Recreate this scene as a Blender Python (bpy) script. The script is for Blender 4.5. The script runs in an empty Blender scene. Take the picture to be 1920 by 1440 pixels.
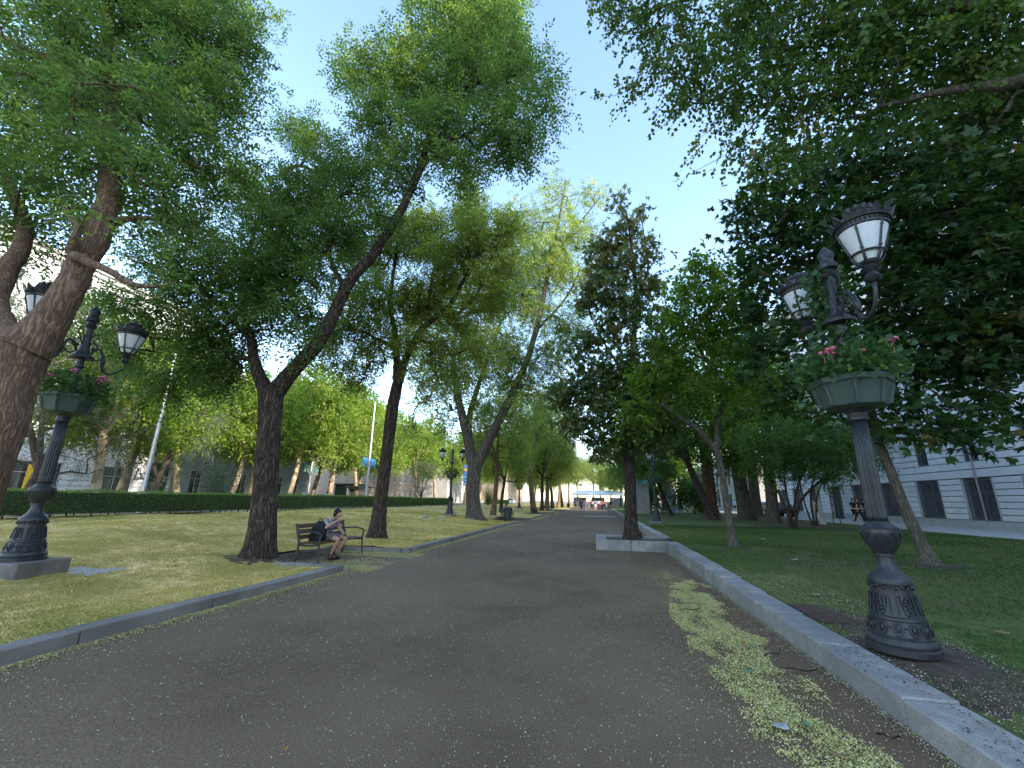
import bpy, bmesh, math, random
import numpy as np
from mathutils import Vector, Matrix
PI = math.pi
random.seed(7)
RNG = np.random.default_rng(11)
SC = bpy.context.scene
COL = SC.collection

# ------------------------------------------------------------------ camera
def set_camera():
    yaw, pitch, roll = math.radians(11.18), math.radians(15.18), math.radians(1.0)
    f = Vector((0, math.cos(pitch), math.sin(pitch)))
    u = Vector((0, -math.sin(pitch), math.cos(pitch)))
    r = Vector((1, 0, 0))
    r2 = r * math.cos(roll) + u * math.sin(roll)
    u2 = u * math.cos(roll) - r * math.sin(roll)
    z = Matrix.Rotation(yaw, 3, 'Z')
    r2, u2, f = z @ r2, z @ u2, z @ f
    cd = bpy.data.cameras.new('camera')
    cam = bpy.data.objects.new('camera', cd)
    m = Matrix((r2, u2, -f)).transposed().to_4x4()
    m.translation = (0, 0, 1.5)
    cam.matrix_world = m
    cd.sensor_width = 36.0
    cd.lens = 800.0 / 1920.0 * 36.0
    cd.clip_start = 0.05
    cd.clip_end = 3000
    COL.objects.link(cam)
    SC.camera = cam
set_camera()

# ------------------------------------------------------------------ sky, sun, exposure
SUN_EL = 20.0
SUN_AZ = 112.0          # clockwise from +Y: from the right, a little behind the camera
W = bpy.data.worlds.new('World')
SC.world = W
W.use_nodes = True
nt = W.node_tree
sky = nt.nodes.new('ShaderNodeTexSky')
sky.sky_type = 'NISHITA'
sky.sun_disc = False
sky.sun_elevation = math.radians(SUN_EL)
sky.sun_rotation = math.radians(SUN_AZ)
sky.air_density = 1.0
sky.dust_density = 0.7
sky.ozone_density = 1.2
bg = nt.nodes['Background']
bg.inputs['Strength'].default_value = 0.15
nt.links.new(sky.outputs['Color'], bg.inputs['Color'])
sd = bpy.data.lights.new('sun', 'SUN')
sd.energy = 2.4
sd.angle = math.radians(1.5)
sd.color = (1.0, 0.9, 0.76)
so = bpy.data.objects.new('sun', sd)
COL.objects.link(so)
az = math.radians(SUN_AZ); el = math.radians(SUN_EL)
sun_from = Vector((math.sin(az) * math.cos(el), math.cos(az) * math.cos(el), math.sin(el)))
so.rotation_euler = (-sun_from).to_track_quat('-Z', 'Y').to_euler()
so.location = sun_from * 60
SC.view_settings.view_transform = 'Standard'
SC.view_settings.look = 'None'
SC.view_settings.gamma = 1.0
SC.view_settings.use_curve_mapping = False
SC.view_settings.exposure = 2.32
SC.render.engine = 'CYCLES'
SC.cycles.max_bounces = 6
SC.cycles.diffuse_bounces = 3
SC.cycles.transmission_bounces = 4
SC.cycles.transparent_max_bounces = 4
SC.cycles.use_denoising = True

# ------------------------------------------------------------------ objects and tags
def tag(o, label=None, cat=None, group=None, kind=None):
    if label: o['label'] = label
    if cat: o['category'] = cat
    if group: o['group'] = group
    if kind: o['kind'] = kind
    return o

def empty(name, loc=(0, 0, 0), rz=0.0, label=None, cat=None, group=None, kind=None):
    o = bpy.data.objects.new(name, None)
    o.empty_display_size = 0.2
    o.location = loc
    o.rotation_euler = (0, 0, rz)
    COL.objects.link(o)
    return tag(o, label, cat, group, kind)

def link(name, me, parent=None, loc=(0, 0, 0), rot=(0, 0, 0)):
    o = bpy.data.objects.new(name, me)
    o.location = loc
    o.rotation_euler = rot
    if parent is not None: o.parent = parent
    COL.objects.link(o)
    return o

def copy_tree(o, parent=None):
    c = o.copy()
    COL.objects.link(c)
    if parent is not None: c.parent = parent
    for ch in list(o.children): copy_tree(ch, c)
    return c

def np_mesh(name, V, Fq, mat, attr=None, smooth=False):
    """mesh from numpy arrays: V (n,3), Fq (m,k) all faces of the same size"""
    V = np.asarray(V, np.float32); Fq = np.asarray(Fq, np.int32)
    me = bpy.data.meshes.new(name)
    m, k = Fq.shape
    me.vertices.add(len(V)); me.vertices.foreach_set('co', V.ravel())
    me.loops.add(m * k); me.loops.foreach_set('vertex_index', Fq.ravel())
    me.polygons.add(m)
    me.polygons.foreach_set('loop_start', np.arange(0, m * k, k, dtype=np.int32))
    me.polygons.foreach_set('loop_total', np.full(m, k, np.int32))
    if smooth: me.polygons.foreach_set('use_smooth', np.ones(m, bool))
    if attr is not None:
        a = me.attributes.new('v', 'FLOAT', 'FACE')
        a.data.foreach_set('value', np.asarray(attr, np.float32))
    me.materials.append(mat)
    me.update(calc_edges=True)
    return me

class MB:
    """collects simple shapes; build() links them as one mesh object"""
    def __init__(s): s.v = []; s.f = []
    def add(s, vs, fs):
        n = len(s.v); s.v += [tuple(p) for p in vs]; s.f += [tuple(i + n for i in q) for q in fs]; return s
    def box(s, c, d, rz=0.0, taper=1.0):
        x, y, z = d[0] / 2, d[1] / 2, d[2] / 2
        ca, sa = math.cos(rz), math.sin(rz)
        vs = []
        for k, t in ((-z, 1.0), (z, taper)):
            for a, b in ((-x, -y), (x, -y), (x, y), (-x, y)):
                a *= t; b *= t
                vs.append((c[0] + a * ca - b * sa, c[1] + a * sa + b * ca, c[2] + k))
        return s.add(vs, [(3, 2, 1, 0), (4, 5, 6, 7), (0, 1, 5, 4), (1, 2, 6, 5), (2, 3, 7, 6), (3, 0, 4, 7)])
    def slab(s, a, b):
        return s.box([(a[i] + b[i]) / 2 for i in range(3)], [abs(b[i] - a[i]) for i in range(3)])
    def tube(s, pts, rad, n=8, caps=True):
        pts = [Vector(p) for p in pts]
        if not hasattr(rad, '__len__'): rad = [rad] * len(pts)
        vs, fs = [], []
        t0 = (pts[1] - pts[0]).normalized()
        ref = Vector((0, 0, 1)) if abs(t0.z) < 0.9 else Vector((1, 0, 0))
        nrm = t0.cross(ref).normalized()
        for i, p in enumerate(pts):
            t = (pts[min(i + 1, len(pts) - 1)] - pts[max(i - 1, 0)]).normalized()
            nrm = (nrm - t * nrm.dot(t)).normalized(); b = t.cross(nrm)
            for k in range(n):
                a = 2 * PI * k / n
                vs.append(p + (nrm * math.cos(a) + b * math.sin(a)) * rad[i])
        for i in range(len(pts) - 1):
            for k in range(n):
                k2 = (k + 1) % n
                fs.append((i * n + k, i * n + k2, (i + 1) * n + k2, (i + 1) * n + k))
        if caps:
            fs.append(tuple(range(n))[::-1]); fs.append(tuple((len(pts) - 1) * n + k for k in range(n)))
        return s.add(vs, fs)
    def lathe(s, prof, n=32, c=(0, 0, 0), flute=0, depth=0.0, a0=0.0):
        vs, fs = [], []
        for z, r in prof:
            for k in range(n):
                a = 2 * PI * k / n + a0
                rr = r * (1 - depth * (0.5 - 0.5 * math.cos(a * flute))) if flute else r
                vs.append((c[0] + rr * math.cos(a), c[1] + rr * math.sin(a), c[2] + z))
        for i in range(len(prof) - 1):
            for k in range(n):
                k2 = (k + 1) % n
                fs.append((i * n + k, i * n + k2, (i + 1) * n + k2, (i + 1) * n + k))
        fs.append(tuple(range(n))[::-1]); fs.append(tuple((len(prof) - 1) * n + k for k in range(n)))
        return s.add(vs, fs)
    def ball(s, c, r, n=10, m=7, rot=None):
        if not hasattr(r, '__len__'): r = (r, r, r)
        vs, fs = [], []
        for i in range(m + 1):
            t = PI * i / m
            for k in range(n):
                a = 2 * PI * k / n
                p = Vector((r[0] * math.sin(t) * math.cos(a), r[1] * math.sin(t) * math.sin(a), r[2] * math.cos(t)))
                if rot is not None: p = rot @ p
                vs.append(p + Vector(c))
        for i in range(m):
            for k in range(n):
                k2 = (k + 1) % n
                fs.append((i * n + k, (i + 1) * n + k, (i + 1) * n + k2, i * n + k2))
        return s.add(vs, fs)
    def prism(s, poly, z0, z1):
        n = len(poly)
        vs = [(x, y, z0) for x, y in poly] + [(x, y, z1) for x, y in poly]
        fs = [tuple(range(n))[::-1], tuple(range(n, 2 * n))] + [(i, (i + 1) % n, n + (i + 1) % n, n + i) for i in range(n)]
        return s.add(vs, fs)
    def mesh(s, name, mat, smooth=False, bevel=0.0):
        me = bpy.data.meshes.new(name)
        me.from_pydata(s.v, [], s.f)
        me.materials.append(mat)
        if bevel > 0:
            bm = bmesh.new(); bm.from_mesh(me)
            bmesh.ops.bevel(bm, geom=bm.edges[:], offset=bevel, segments=1, affect='EDGES', clamp_overlap=True)
            bm.to_mesh(me); bm.free()
        if smooth:
            me.polygons.foreach_set('use_smooth', [True] * len(me.polygons))
            if smooth == 'auto': me.set_sharp_from_angle(angle=math.radians(40))
        me.update()
        return me
    def build(s, name, mat, parent=None, smooth=False, bevel=0.0, loc=(0, 0, 0), rot=(0, 0, 0)):
        return link(name, s.mesh(name, mat, smooth, bevel), parent, loc, rot)

# ------------------------------------------------------------------ materials
def _nodes(name):
    m = bpy.data.materials.new(name); m.use_nodes = True
    t = m.node_tree
    return m, t, t.nodes['Principled BSDF'], t.nodes.new, t.links.new

def mat(name, c1, c2=None, scale=6.0, rough=0.7, bump=0.0, spec=0.3, metal=0.0, stretch=(1, 1, 1), detail=6.0,
        space='Object', c3=None, scale3=0.6, bdist=0.02, lo=0.35, hi=0.65, fine=None):
    m, t, b, new, ln = _nodes(name)
    b.inputs['Roughness'].default_value = rough
    b.inputs['Metallic'].default_value = metal
    b.inputs['Specular IOR Level'].default_value = spec
    c1 = tuple(c1) + (1,)
    b.inputs['Base Color'].default_value = c1
    if c2 is None and bump == 0: return m
    tc = new('ShaderNodeTexCoord'); mp = new('ShaderNodeMapping')
    mp.inputs['Scale'].default_value = stretch
    if space == 'World':
        g = new('ShaderNodeNewGeometry'); ln(g.outputs['Position'], mp.inputs['Vector'])
    else:
        ln(tc.outputs[space], mp.inputs['Vector'])
    nz = new('ShaderNodeTexNoise'); nz.inputs['Scale'].default_value = scale; nz.inputs['Detail'].default_value = detail
    nz.inputs['Roughness'].default_value = 0.62
    ln(mp.outputs['Vector'], nz.inputs['Vector'])
    col = None
    if c2 is not None:
        rp = new('ShaderNodeValToRGB')
        rp.color_ramp.elements[0].position = lo; rp.color_ramp.elements[0].color = c1
        rp.color_ramp.elements[1].position = hi; rp.color_ramp.elements[1].color = tuple(c2) + (1,)
        ln(nz.outputs['Fac'], rp.inputs['Fac']); col = rp.outputs['Color']
        if c3 is not None:
            n3 = new('ShaderNodeTexNoise'); n3.inputs['Scale'].default_value = scale3; n3.inputs['Detail'].default_value = 5
            ln(mp.outputs['Vector'], n3.inputs['Vector'])
            r3 = new('ShaderNodeValToRGB'); r3.color_ramp.elements[0].position = 0.42; r3.color_ramp.elements[1].position = 0.62
            ln(n3.outputs['Fac'], r3.inputs['Fac'])
            mx = new('ShaderNodeMix'); mx.data_type = 'RGBA'
            ln(r3.outputs['Color'], mx.inputs['Factor']); ln(col, mx.inputs['A']); mx.inputs['B'].default_value = tuple(c3) + (1,)
            col = mx.outputs['Result']
        if fine is not None:
            nf = new('ShaderNodeTexNoise'); nf.inputs['Scale'].default_value = fine[0]; nf.inputs['Detail'].default_value = 2
            ln(mp.outputs['Vector'], nf.inputs['Vector'])
            rf = new('ShaderNodeValToRGB'); rf.color_ramp.elements[0].position = 0.3; rf.color_ramp.elements[1].position = 0.7
            lo_ = 1 - fine[1]; hi_ = 1 + fine[1]
            rf.color_ramp.elements[0].color = (lo_, lo_, lo_, 1); rf.color_ramp.elements[1].color = (hi_, hi_, hi_, 1)
            ln(nf.outputs['Fac'], rf.inputs['Fac'])
            mm = new('ShaderNodeMix'); mm.data_type = 'RGBA'; mm.blend_type = 'MULTIPLY'; mm.inputs['Factor'].default_value = 1
            ln(col, mm.inputs['A']); ln(rf.outputs['Color'], mm.inputs['B']); col = mm.outputs['Result']
        ln(col, b.inputs['Base Color'])
    if bump > 0:
        bp = new('ShaderNodeBump'); bp.inputs['Strength'].default_value = bump; bp.inputs['Distance'].default_value = bdist
        ln(nz.outputs['Fac'], bp.inputs['Height']); ln(bp.outputs['Normal'], b.inputs['Normal'])
    return m

def bark_mat(name, dark, light, scale=9.0, bump=0.9, patch=None):
    m, t, b, new, ln = _nodes(name)
    b.inputs['Roughness'].default_value = 0.9; b.inputs['Specular IOR Level'].default_value = 0.15
    g = new('ShaderNodeNewGeometry'); mp = new('ShaderNodeMapping'); mp.inputs['Scale'].default_value = (1, 1, 0.085)
    # bend the furrows a little so that they wander and join
    wv = new('ShaderNodeTexNoise'); wv.inputs['Scale'].default_value = 3.0; wv.inputs['Detail'].default_value = 2
    ln(g.outputs['Position'], wv.inputs['Vector'])
    vm = new('ShaderNodeVectorMath'); vm.operation = 'MULTIPLY_ADD'; vm.inputs[1].default_value = (.12, .12, .12)
    ln(wv.outputs['Color'], vm.inputs[0]); ln(g.outputs['Position'], vm.inputs[2]); ln(vm.outputs['Vector'], mp.inputs['Vector'])
    nz = new('ShaderNodeTexNoise'); nz.inputs['Scale'].default_value = scale * 2.2; nz.inputs['Detail'].default_value = 8; nz.inputs['Roughness'].default_value = .65
    ln(mp.outputs['Vector'], nz.inputs['Vector'])
    n0 = new('ShaderNodeTexNoise'); n0.inputs['Scale'].default_value = 26; n0.inputs['Detail'].default_value = 4
    mp0 = new('ShaderNodeMapping'); mp0.inputs['Scale'].default_value = (1, 1, .35); ln(g.outputs['Position'], mp0.inputs['Vector']); ln(mp0.outputs['Vector'], n0.inputs['Vector'])
    sb = new('ShaderNodeMath'); sb.operation = 'SUBTRACT'; sb.inputs[1].default_value = .5; ln(nz.outputs['Fac'], sb.inputs[0])
    ab = new('ShaderNodeMath'); ab.operation = 'ABSOLUTE'; ln(sb.outputs[0], ab.inputs[0])
    mr = new('ShaderNodeMapRange'); mr.inputs['From Min'].default_value = .0; mr.inputs['From Max'].default_value = .16
    ln(ab.outputs[0], mr.inputs['Value'])
    ml = new('ShaderNodeMath'); ml.operation = 'MULTIPLY_ADD'; ml.inputs[1].default_value = .3; ln(n0.outputs['Fac'], ml.inputs[0]); ln(mr.outputs['Result'], ml.inputs[2])
    rp = new('ShaderNodeValToRGB'); rp.color_ramp.elements[0].position = 0.15; rp.color_ramp.elements[1].position = 0.95
    rp.color_ramp.elements[0].color = tuple(dark) + (1,); rp.color_ramp.elements[1].color = tuple(light) + (1,)
    ln(ml.outputs[0], rp.inputs['Fac'])
    col = rp.outputs['Color']
    if patch:
        n2 = new('ShaderNodeTexNoise'); n2.inputs['Scale'].default_value = 2.2; n2.inputs['Detail'].default_value = 4
        ln(g.outputs['Position'], n2.inputs['Vector'])
        r2 = new('ShaderNodeValToRGB'); r2.color_ramp.elements[0].position = 0.48; r2.color_ramp.elements[1].position = 0.6
        ln(n2.outputs['Fac'], r2.inputs['Fac'])
        mx = new('ShaderNodeMix'); mx.data_type = 'RGBA'; ln(r2.outputs['Color'], mx.inputs['Factor'])
        ln(col, mx.inputs['A']); mx.inputs['B'].default_value = tuple(patch) + (1,); col = mx.outputs['Result']
    ln(col, b.inputs['Base Color'])
    bp = new('ShaderNodeBump'); bp.inputs['Strength'].default_value = bump; bp.inputs['Distance'].default_value = 0.03
    ln(ml.outputs[0], bp.inputs['Height']); ln(bp.outputs['Normal'], b.inputs['Normal'])
    return m

def leaf_mat(name, ramp, trans=0.4, rough=0.5, tboost=(1.5, 1.6, 0.6), spec=0.3):
    """ramp: colours by the per-leaf value v (0..1)"""
    m, t, b, new, ln = _nodes(name)
    at = new('ShaderNodeAttribute'); at.attribute_name = 'v'
    rp = new('ShaderNodeValToRGB')
    els = rp.color_ramp.elements
    while len(els) < len(ramp): els.new(0.5)
    for e, (p, c) in zip(els, ramp): e.position = p; e.color = tuple(c) + (1,)
    ln(at.outputs['Fac'], rp.inputs['Fac'])
    ln(rp.outputs['Color'], b.inputs['Base Color'])
    b.inputs['Roughness'].default_value = rough; b.inputs['Specular IOR Level'].default_value = spec
    tr = new('ShaderNodeBsdfTranslucent')
    mm = new('ShaderNodeMix'); mm.data_type = 'RGBA'; mm.blend_type = 'MULTIPLY'; mm.inputs['Factor'].default_value = 1
    ln(rp.outputs['Color'], mm.inputs['A']); mm.inputs['B'].default_value = tuple(tboost) + (1,)
    ln(mm.outputs['Result'], tr.inputs['Color'])
    ms = new('ShaderNodeMixShader'); ms.inputs['Fac'].default_value = trans
    out = t.nodes['Material Output']
    ln(b.outputs['BSDF'], ms.inputs[1]); ln(tr.outputs['BSDF'], ms.inputs[2]); ln(ms.outputs['Shader'], out.inputs['Surface'])
    return m

M = {}
M['ground'] = mat('ground_mat', (.16, .155, .145), (.22, .215, .2), 1.2, .9, .2, space='World')
M['path'] = mat('path_mat', (.124, .084, .053), (.168, .116, .074), 1.1, .92, .35, spec=.18, space='World', c3=(.19, .132, .086), scale3=.35, fine=(95, .5), bdist=.012, detail=9)
M['road'] = mat('road_mat', (.10, .10, .10), (.15, .15, .148), 1.5, .85, .2, space='World', fine=(60, .2))
M['paving'] = mat('paving_mat', (.34, .32, .30), (.42, .40, .37), 2.0, .8, .1, space='World')
M['granite'] = mat('granite_mat', (.25, .235, .215), (.39, .37, .345), 4.5, .8, .6, spec=.25, space='World', fine=(150, .35), c3=(.22, .215, .21), scale3=1.1, bdist=.006)
M['granite_dark'] = mat('granite_dark_mat', (.2, .18, .158), (.28, .255, .228), 3.0, .8, .25, spec=.2, space='World', fine=(150, .25), c3=(.165, .15, .132), scale3=1.1, bdist=.006)
M['soil'] = mat('soil_mat', (.05, .036, .025), (.11, .082, .06), 9, .95, .8, space='World', fine=(80, .4))
M['lawn_dry'] = mat('lawn_dry_mat', (.36, .25, .075), (.8, .58, .25), 4, .95, .9, spec=.1, space='World', c3=(.34, .275, .075), scale3=.8, fine=(60, .6), bdist=.05)
M['lawn_green'] = mat('lawn_green_mat', (.05, .085, .022), (.12, .15, .045), 5, .95, .7, spec=.1, space='World', c3=(.13, .115, .05), scale3=.3, fine=(70, .5), bdist=.03)
M['iron'] = mat('iron_mat', (.016, .0175, .021), (.034, .036, .041), 9, .45, .12, spec=.5, fine=(40, .25))
M['iron_green'] = mat('iron_green_mat', (.035, .056, .049), (.055, .08, .07), 6, .55, .1, spec=.4)
M['steel'] = mat('steel_mat', (.42, .43, .45), (.5, .51, .53), 3, .4, 0, spec=.5, metal=.6)
M['dark_steel'] = mat('dark_steel_mat', (.028, .03, .034), (.045, .047, .05), 8, .5, .05, spec=.45)
M['frost'] = mat('frosted_glass_mat', (.62, .66, .72), (.7, .73, .78), 14, .35, .05, spec=.5)
M['wood'] = mat('bench_wood_mat', (.06, .026, .02), (.11, .05, .038), 18, .55, .1, spec=.35, stretch=(1, .06, 1))
M['stone_pale'] = mat('pale_stone_mat', (.7, .695, .69), (.78, .775, .77), 1.4, .85, .1, space='World', fine=(45, .07), c3=(.6, .6, .605), scale3=.25)
M['block'] = mat('lamp_block_mat', (.15, .135, .12), (.22, .2, .18), 4, .9, .3, space='World', fine=(80, .25))
M['stone_plinth'] = mat('plinth_stone_mat', (.34, .335, .33), (.43, .425, .42), 2, .85, .15, space='World', fine=(60, .1))
M['stucco_blue'] = mat('stucco_blue_mat', (.40, .45, .53), (.47, .52, .59), 1, .85, .05, space='World')
M['stucco_cream'] = mat('stucco_cream_mat', (.33, .255, .195), (.39, .31, .24), .6, .85, .05, space='World')
M['stucco_white'] = mat('stucco_white_mat', (.34, .33, .315), (.41, .40, .385), .6, .85, .05, space='World')
M['roof_tile'] = mat('roof_tile_mat', (.32, .2, .14), (.42, .28, .2), 3, .85, .3, space='World')
M['glass'] = mat('window_glass_mat', (.02, .028, .034), (.10, .12, .13), 1.3, .08, 0, spec=.9, stretch=(1, 2.2, .25), lo=.42, hi=.7, space='World')
M['door_green'] = mat('green_door_mat', (.012, .03, .032), (.02, .045, .048), 4, .5, .1)
M['white'] = mat('white_paint_mat', (.7, .7, .7), (.78, .78, .77), 3, .6)
M['yellow'] = mat('yellow_paint_mat', (.75, .45, .03), (.8, .5, .05), 3, .5)
M['sign_blue'] = mat('sign_blue_mat', (.02, .12, .55), None, 3, .4)
M['sign_cyan'] = mat('sign_cyan_mat', (.03, .32, .5), None, 3, .4)
M['sign_green'] = mat('sign_green_mat', (.02, .3, .2), None, 3, .4)
M['banner'] = mat('banner_mat', (.03, .2, .42), (.12, .36, .55), 3, .7)
M['banner_dark'] = mat('banner_dark_mat', (.05, .12, .10), (.12, .2, .16), 3, .7)
M['patina'] = mat('bronze_patina_mat', (.12, .36, .36), (.2, .48, .46), 7, .7, .3)
M['rubber'] = mat('rubber_mat', (.02, .02, .021), None, 3, .8)
M['chrome'] = mat('rim_mat', (.5, .5, .52), None, 3, .3, metal=.9)
M['gravel'] = mat('gravel_mat', (.26, .24, .215), (.5, .47, .43), 26, .9, .9, space='World', detail=3)

def dirt_by_kerb(m):
    t = m.node_tree; b = t.nodes['Principled BSDF']; new, ln = t.nodes.new, t.links.new
    src = b.inputs['Base Color'].links[0].from_socket
    g = new('ShaderNodeNewGeometry'); sx = new('ShaderNodeSeparateXYZ'); ln(g.outputs['Position'], sx.inputs['Vector'])
    mr = new('ShaderNodeMapRange'); mr.inputs['From Min'].default_value = .7; mr.inputs['From Max'].default_value = 1.9; ln(sx.outputs['X'], mr.inputs['Value'])
    nz = new('ShaderNodeTexNoise'); nz.inputs['Scale'].default_value = 1.6; nz.inputs['Detail'].default_value = 8; ln(g.outputs['Position'], nz.inputs['Vector'])
    mu = new('ShaderNodeMath'); mu.operation = 'MULTIPLY'; mu.use_clamp = True; ln(mr.outputs['Result'], mu.inputs[0])
    m2 = new('ShaderNodeMath'); m2.operation = 'MULTIPLY'; m2.inputs[1].default_value = 1.5; ln(nz.outputs['Fac'], m2.inputs[0]); ln(m2.outputs[0], mu.inputs[1])
    mx = new('ShaderNodeMix'); mx.data_type = 'RGBA'; ln(mu.outputs[0], mx.inputs['Factor']); ln(src, mx.inputs['A']); mx.inputs['B'].default_value = (.15, .092, .058, 1)
    ln(mx.outputs['Result'], b.inputs['Base Color'])
dirt_by_kerb(M['path'])
# ------------------------------------------------------------------ terrain helpers
BAYS = [(8.7, 11.9), (29.6, 34.2), (45.2, 52.5), (60.0, 66.0)]      # bench recesses in the left lawn
BAY_X = -7.35
def nz2(x, y):
    return (math.sin(x * .9 + 1.3 * math.sin(y * .5)) * math.cos(y * .7 + .8 * math.sin(x * .6))
            + .5 * math.sin(x * 2.3 + y * 1.1) * math.cos(y * 1.9 - x * .7))
def smooth(t): t = max(0.0, min(1.0, t)); return t * t * (3 - 2 * t)
def z_left(x, y):
    """left lawn: a low bank rising from the kerb to the hedge"""
    t = smooth((-5.4 - x) / 8.0)
    near = smooth((-5.4 - x) / 1.2)
    return .115 + .46 * t + near * (.045 * nz2(x * .8, y * .8) + .03 * nz2(x * 2.1, y * 1.7) + .012 * nz2(x * 4.6, y * 4.1))
def kerb_r(y): return .17 + .13 * smooth((y - 2) / 13.0)
def z_right(x, y):
    near = smooth((x - 2.4) / 1.0)
    return kerb_r(y) - .03 + near * (.06 * smooth((x - 2.4) / 6) + .02 * nz2(x * .7, y * .7))

g = MB(); g.add([(-700, -300, -.02), (700, -300, -.02), (700, 1500, -.02), (-700, 1500, -.02)], [(0, 1, 2, 3)])
tag(g.build('ground', M['ground']), 'grey city ground reaching to the horizon', 'ground', kind='structure')

def grid(name, xs, ys, zf, m, skip=None, smooth_=True):
    xs = np.array(xs); ys = np.array(ys)
    V = np.array([(x, y, zf(x, y)) for y in ys for x in xs])
    nx = len(xs); Fq = []
    for j in range(len(ys) - 1):
        for i in range(nx - 1):
            cx = (xs[i] + xs[i + 1]) / 2; cy = (ys[j] + ys[j + 1]) / 2
            if skip and skip(cx, cy): continue
            Fq.append((j * nx + i, j * nx + i + 1, (j + 1) * nx + i + 1, (j + 1) * nx + i))
    return link(name, np_mesh(name, V, Fq, m, smooth=smooth_))
def frange(a, b, s): return list(np.arange(a, b + 1e-6, s))

path = grid('path', frange(-8, 2.4, .4), frange(-8, 20, .5) + frange(22, 200, 3), lambda x, y: .004 * nz2(x * .7, y * .6), M['path'])
tag(path, 'dark compacted earth promenade running into the distance', 'path', kind='structure')
ys = sorted(set([round(v, 3) for v in frange(-6, 24, .3) + frange(24, 70, 1.0) + frange(72, 180, 4)] + [b for q in BAYS for b in q]))
xs = sorted(set([round(v, 3) for v in frange(-21.5, -5.6, .33)] + [BAY_X - .1, -5.42]))
in_bay = lambda x, y: x > BAY_X - .1 and any(a < y < b for a, b in BAYS)
lawn_l = grid('lawn', xs, ys, z_left, M['lawn_dry'], skip=in_bay)
tag(lawn_l, 'dry yellowish lawn bank between path kerb and hedge', 'lawn', kind='structure')
xr = sorted(set([2.42] + frange(2.7, 16.5, .35)))
lawn_r = grid('lawn', xr, frange(-6, 26, .35) + frange(27, 120, 2.0), z_right, M['lawn_green'])
tag(lawn_r, 'shaded green lawn inside the high granite kerb', 'lawn', kind='structure')
road = grid('road', [-44, -34, -21.4], frange(-40, 300, 20), lambda x, y: .30, M['road'], smooth_=False)
tag(road, 'asphalt street beyond the clipped hedge', 'road', kind='structure')
pv = MB(); pv.slab((-46, -40, -.01), (-43.6, 300, .42)); tag(pv.build('pavement', M['paving']), 'pale pavement along the left-hand buildings', 'pavement', kind='structure')
pv = MB(); pv.slab((16.45, -10, -.01), (22.4, 200, .31)); tag(pv.build('pavement', M['paving']), 'pale pavement in front of the barred-window building', 'pavement', kind='structure')
pv = MB(); pv.slab((-1.5, 46.0, .0), (1.9, 47.6, .014)); tag(pv.build('paving_strip', M['paving']), 'pale strip of slabs crossing the path', 'paving', kind='structure')

# kerbs: every stone a piece
def kerb_root(label): return empty('kerb', (0, 0, 0), 0, label, 'kerb', kind='structure')
kcache = {}
def stone(root, x0, x1, y0, y1, z1, m, gap=.009):
    w, l, h = x1 - x0 - 2 * gap, y1 - y0 - 2 * gap, z1 + .12
    key = (round(w, 3), round(l, 2), round(h, 2), m.name)
    if key not in kcache:
        b = MB(); b.box((0, 0, -h / 2), (w, l, h)); kcache[key] = b.mesh('kerb_stone', m, bevel=.009)
    o = link('kerb_stone', kcache[key], root, ((x0 + x1) / 2, (y0 + y1) / 2, z1 + random.uniform(-.006, .006)),
             (random.uniform(-.005, .005), random.uniform(-.01, .01), random.uniform(-.004, .004)))
    return o
KL = kerb_root('low grey kerb stones edging the dry lawn')
def run_y(root, x0, x1, a, b, z, step, m):
    n = max(1, round((b - a) / step)); d = (b - a) / n
    for i in range(n):
        zz = z((a + (i + .5) * d)) if callable(z) else z
        stone(root, x0, x1, a + i * d, a + (i + 1) * d, zz, m)
edges = [-4.0] + [v for q in BAYS for v in q] + [100.0]
for i in range(0, len(edges), 2):
    run_y(KL, -5.42, -5.19, edges[i], edges[i + 1], .14, 1.5 if edges[i] < 40 else 3.0, M['granite_dark'])
for a, b in BAYS:
    run_y(KL, BAY_X - .23, BAY_X, a, b, .145, 1.6, M['granite_dark'])
    for yy in (a - .23, b):
        stone(KL, BAY_X - .23, -6.3, yy, yy + .23, .143, M['granite_dark']); stone(KL, -6.3, -5.43, yy, yy + .23, .143, M['granite_dark'])
KR = kerb_root('high pale granite kerb stones along the shaded lawn')
run_y(KR, 2.08, 2.46, -3.2, 14.8, kerb_r, 1.2, M['granite'])
run_y(KR, 2.2, 2.56, 17.3, 60.0, .30, 1.6, M['granite'])
run_y(KR, 2.2, 2.56, 60.0, 110.0, .30, 4, M['granite'])
PL = empty('planter', (1.05, 16.1, 0), 0, 'low square granite planter around the magnolia trunk', 'planter')
def pst(x0, x1, y0, y1):
    o = stone(PL, x0, x1, y0, y1, .30, M['granite']); o.location -= Vector((1.05, 16.1, 0))
pst(-.1, 1.0, 14.8, 15.15); pst(1.0, 2.46, 14.8, 15.15)
pst(-.1, .28, 15.15, 17.0); pst(-.1, 1.1, 17.0, 17.3); pst(1.1, 2.56, 17.0, 17.3)
so_ = MB(); so_.slab((.29 - 1.05, 15.16 - 16.1, 0), (3.4 - 1.05, 16.99 - 16.1, .22)); so_.build('soil', M['soil'], PL)
M['grille'] = mat('grille_mat', (.10, .105, .115), (.15, .155, .165), 5, .5)
M['stone_left'] = mat('left_stone_mat', (.52, .52, .55), (.6, .6, .63), 1.4, .85, .1, space='World', fine=(45, .07))
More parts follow.
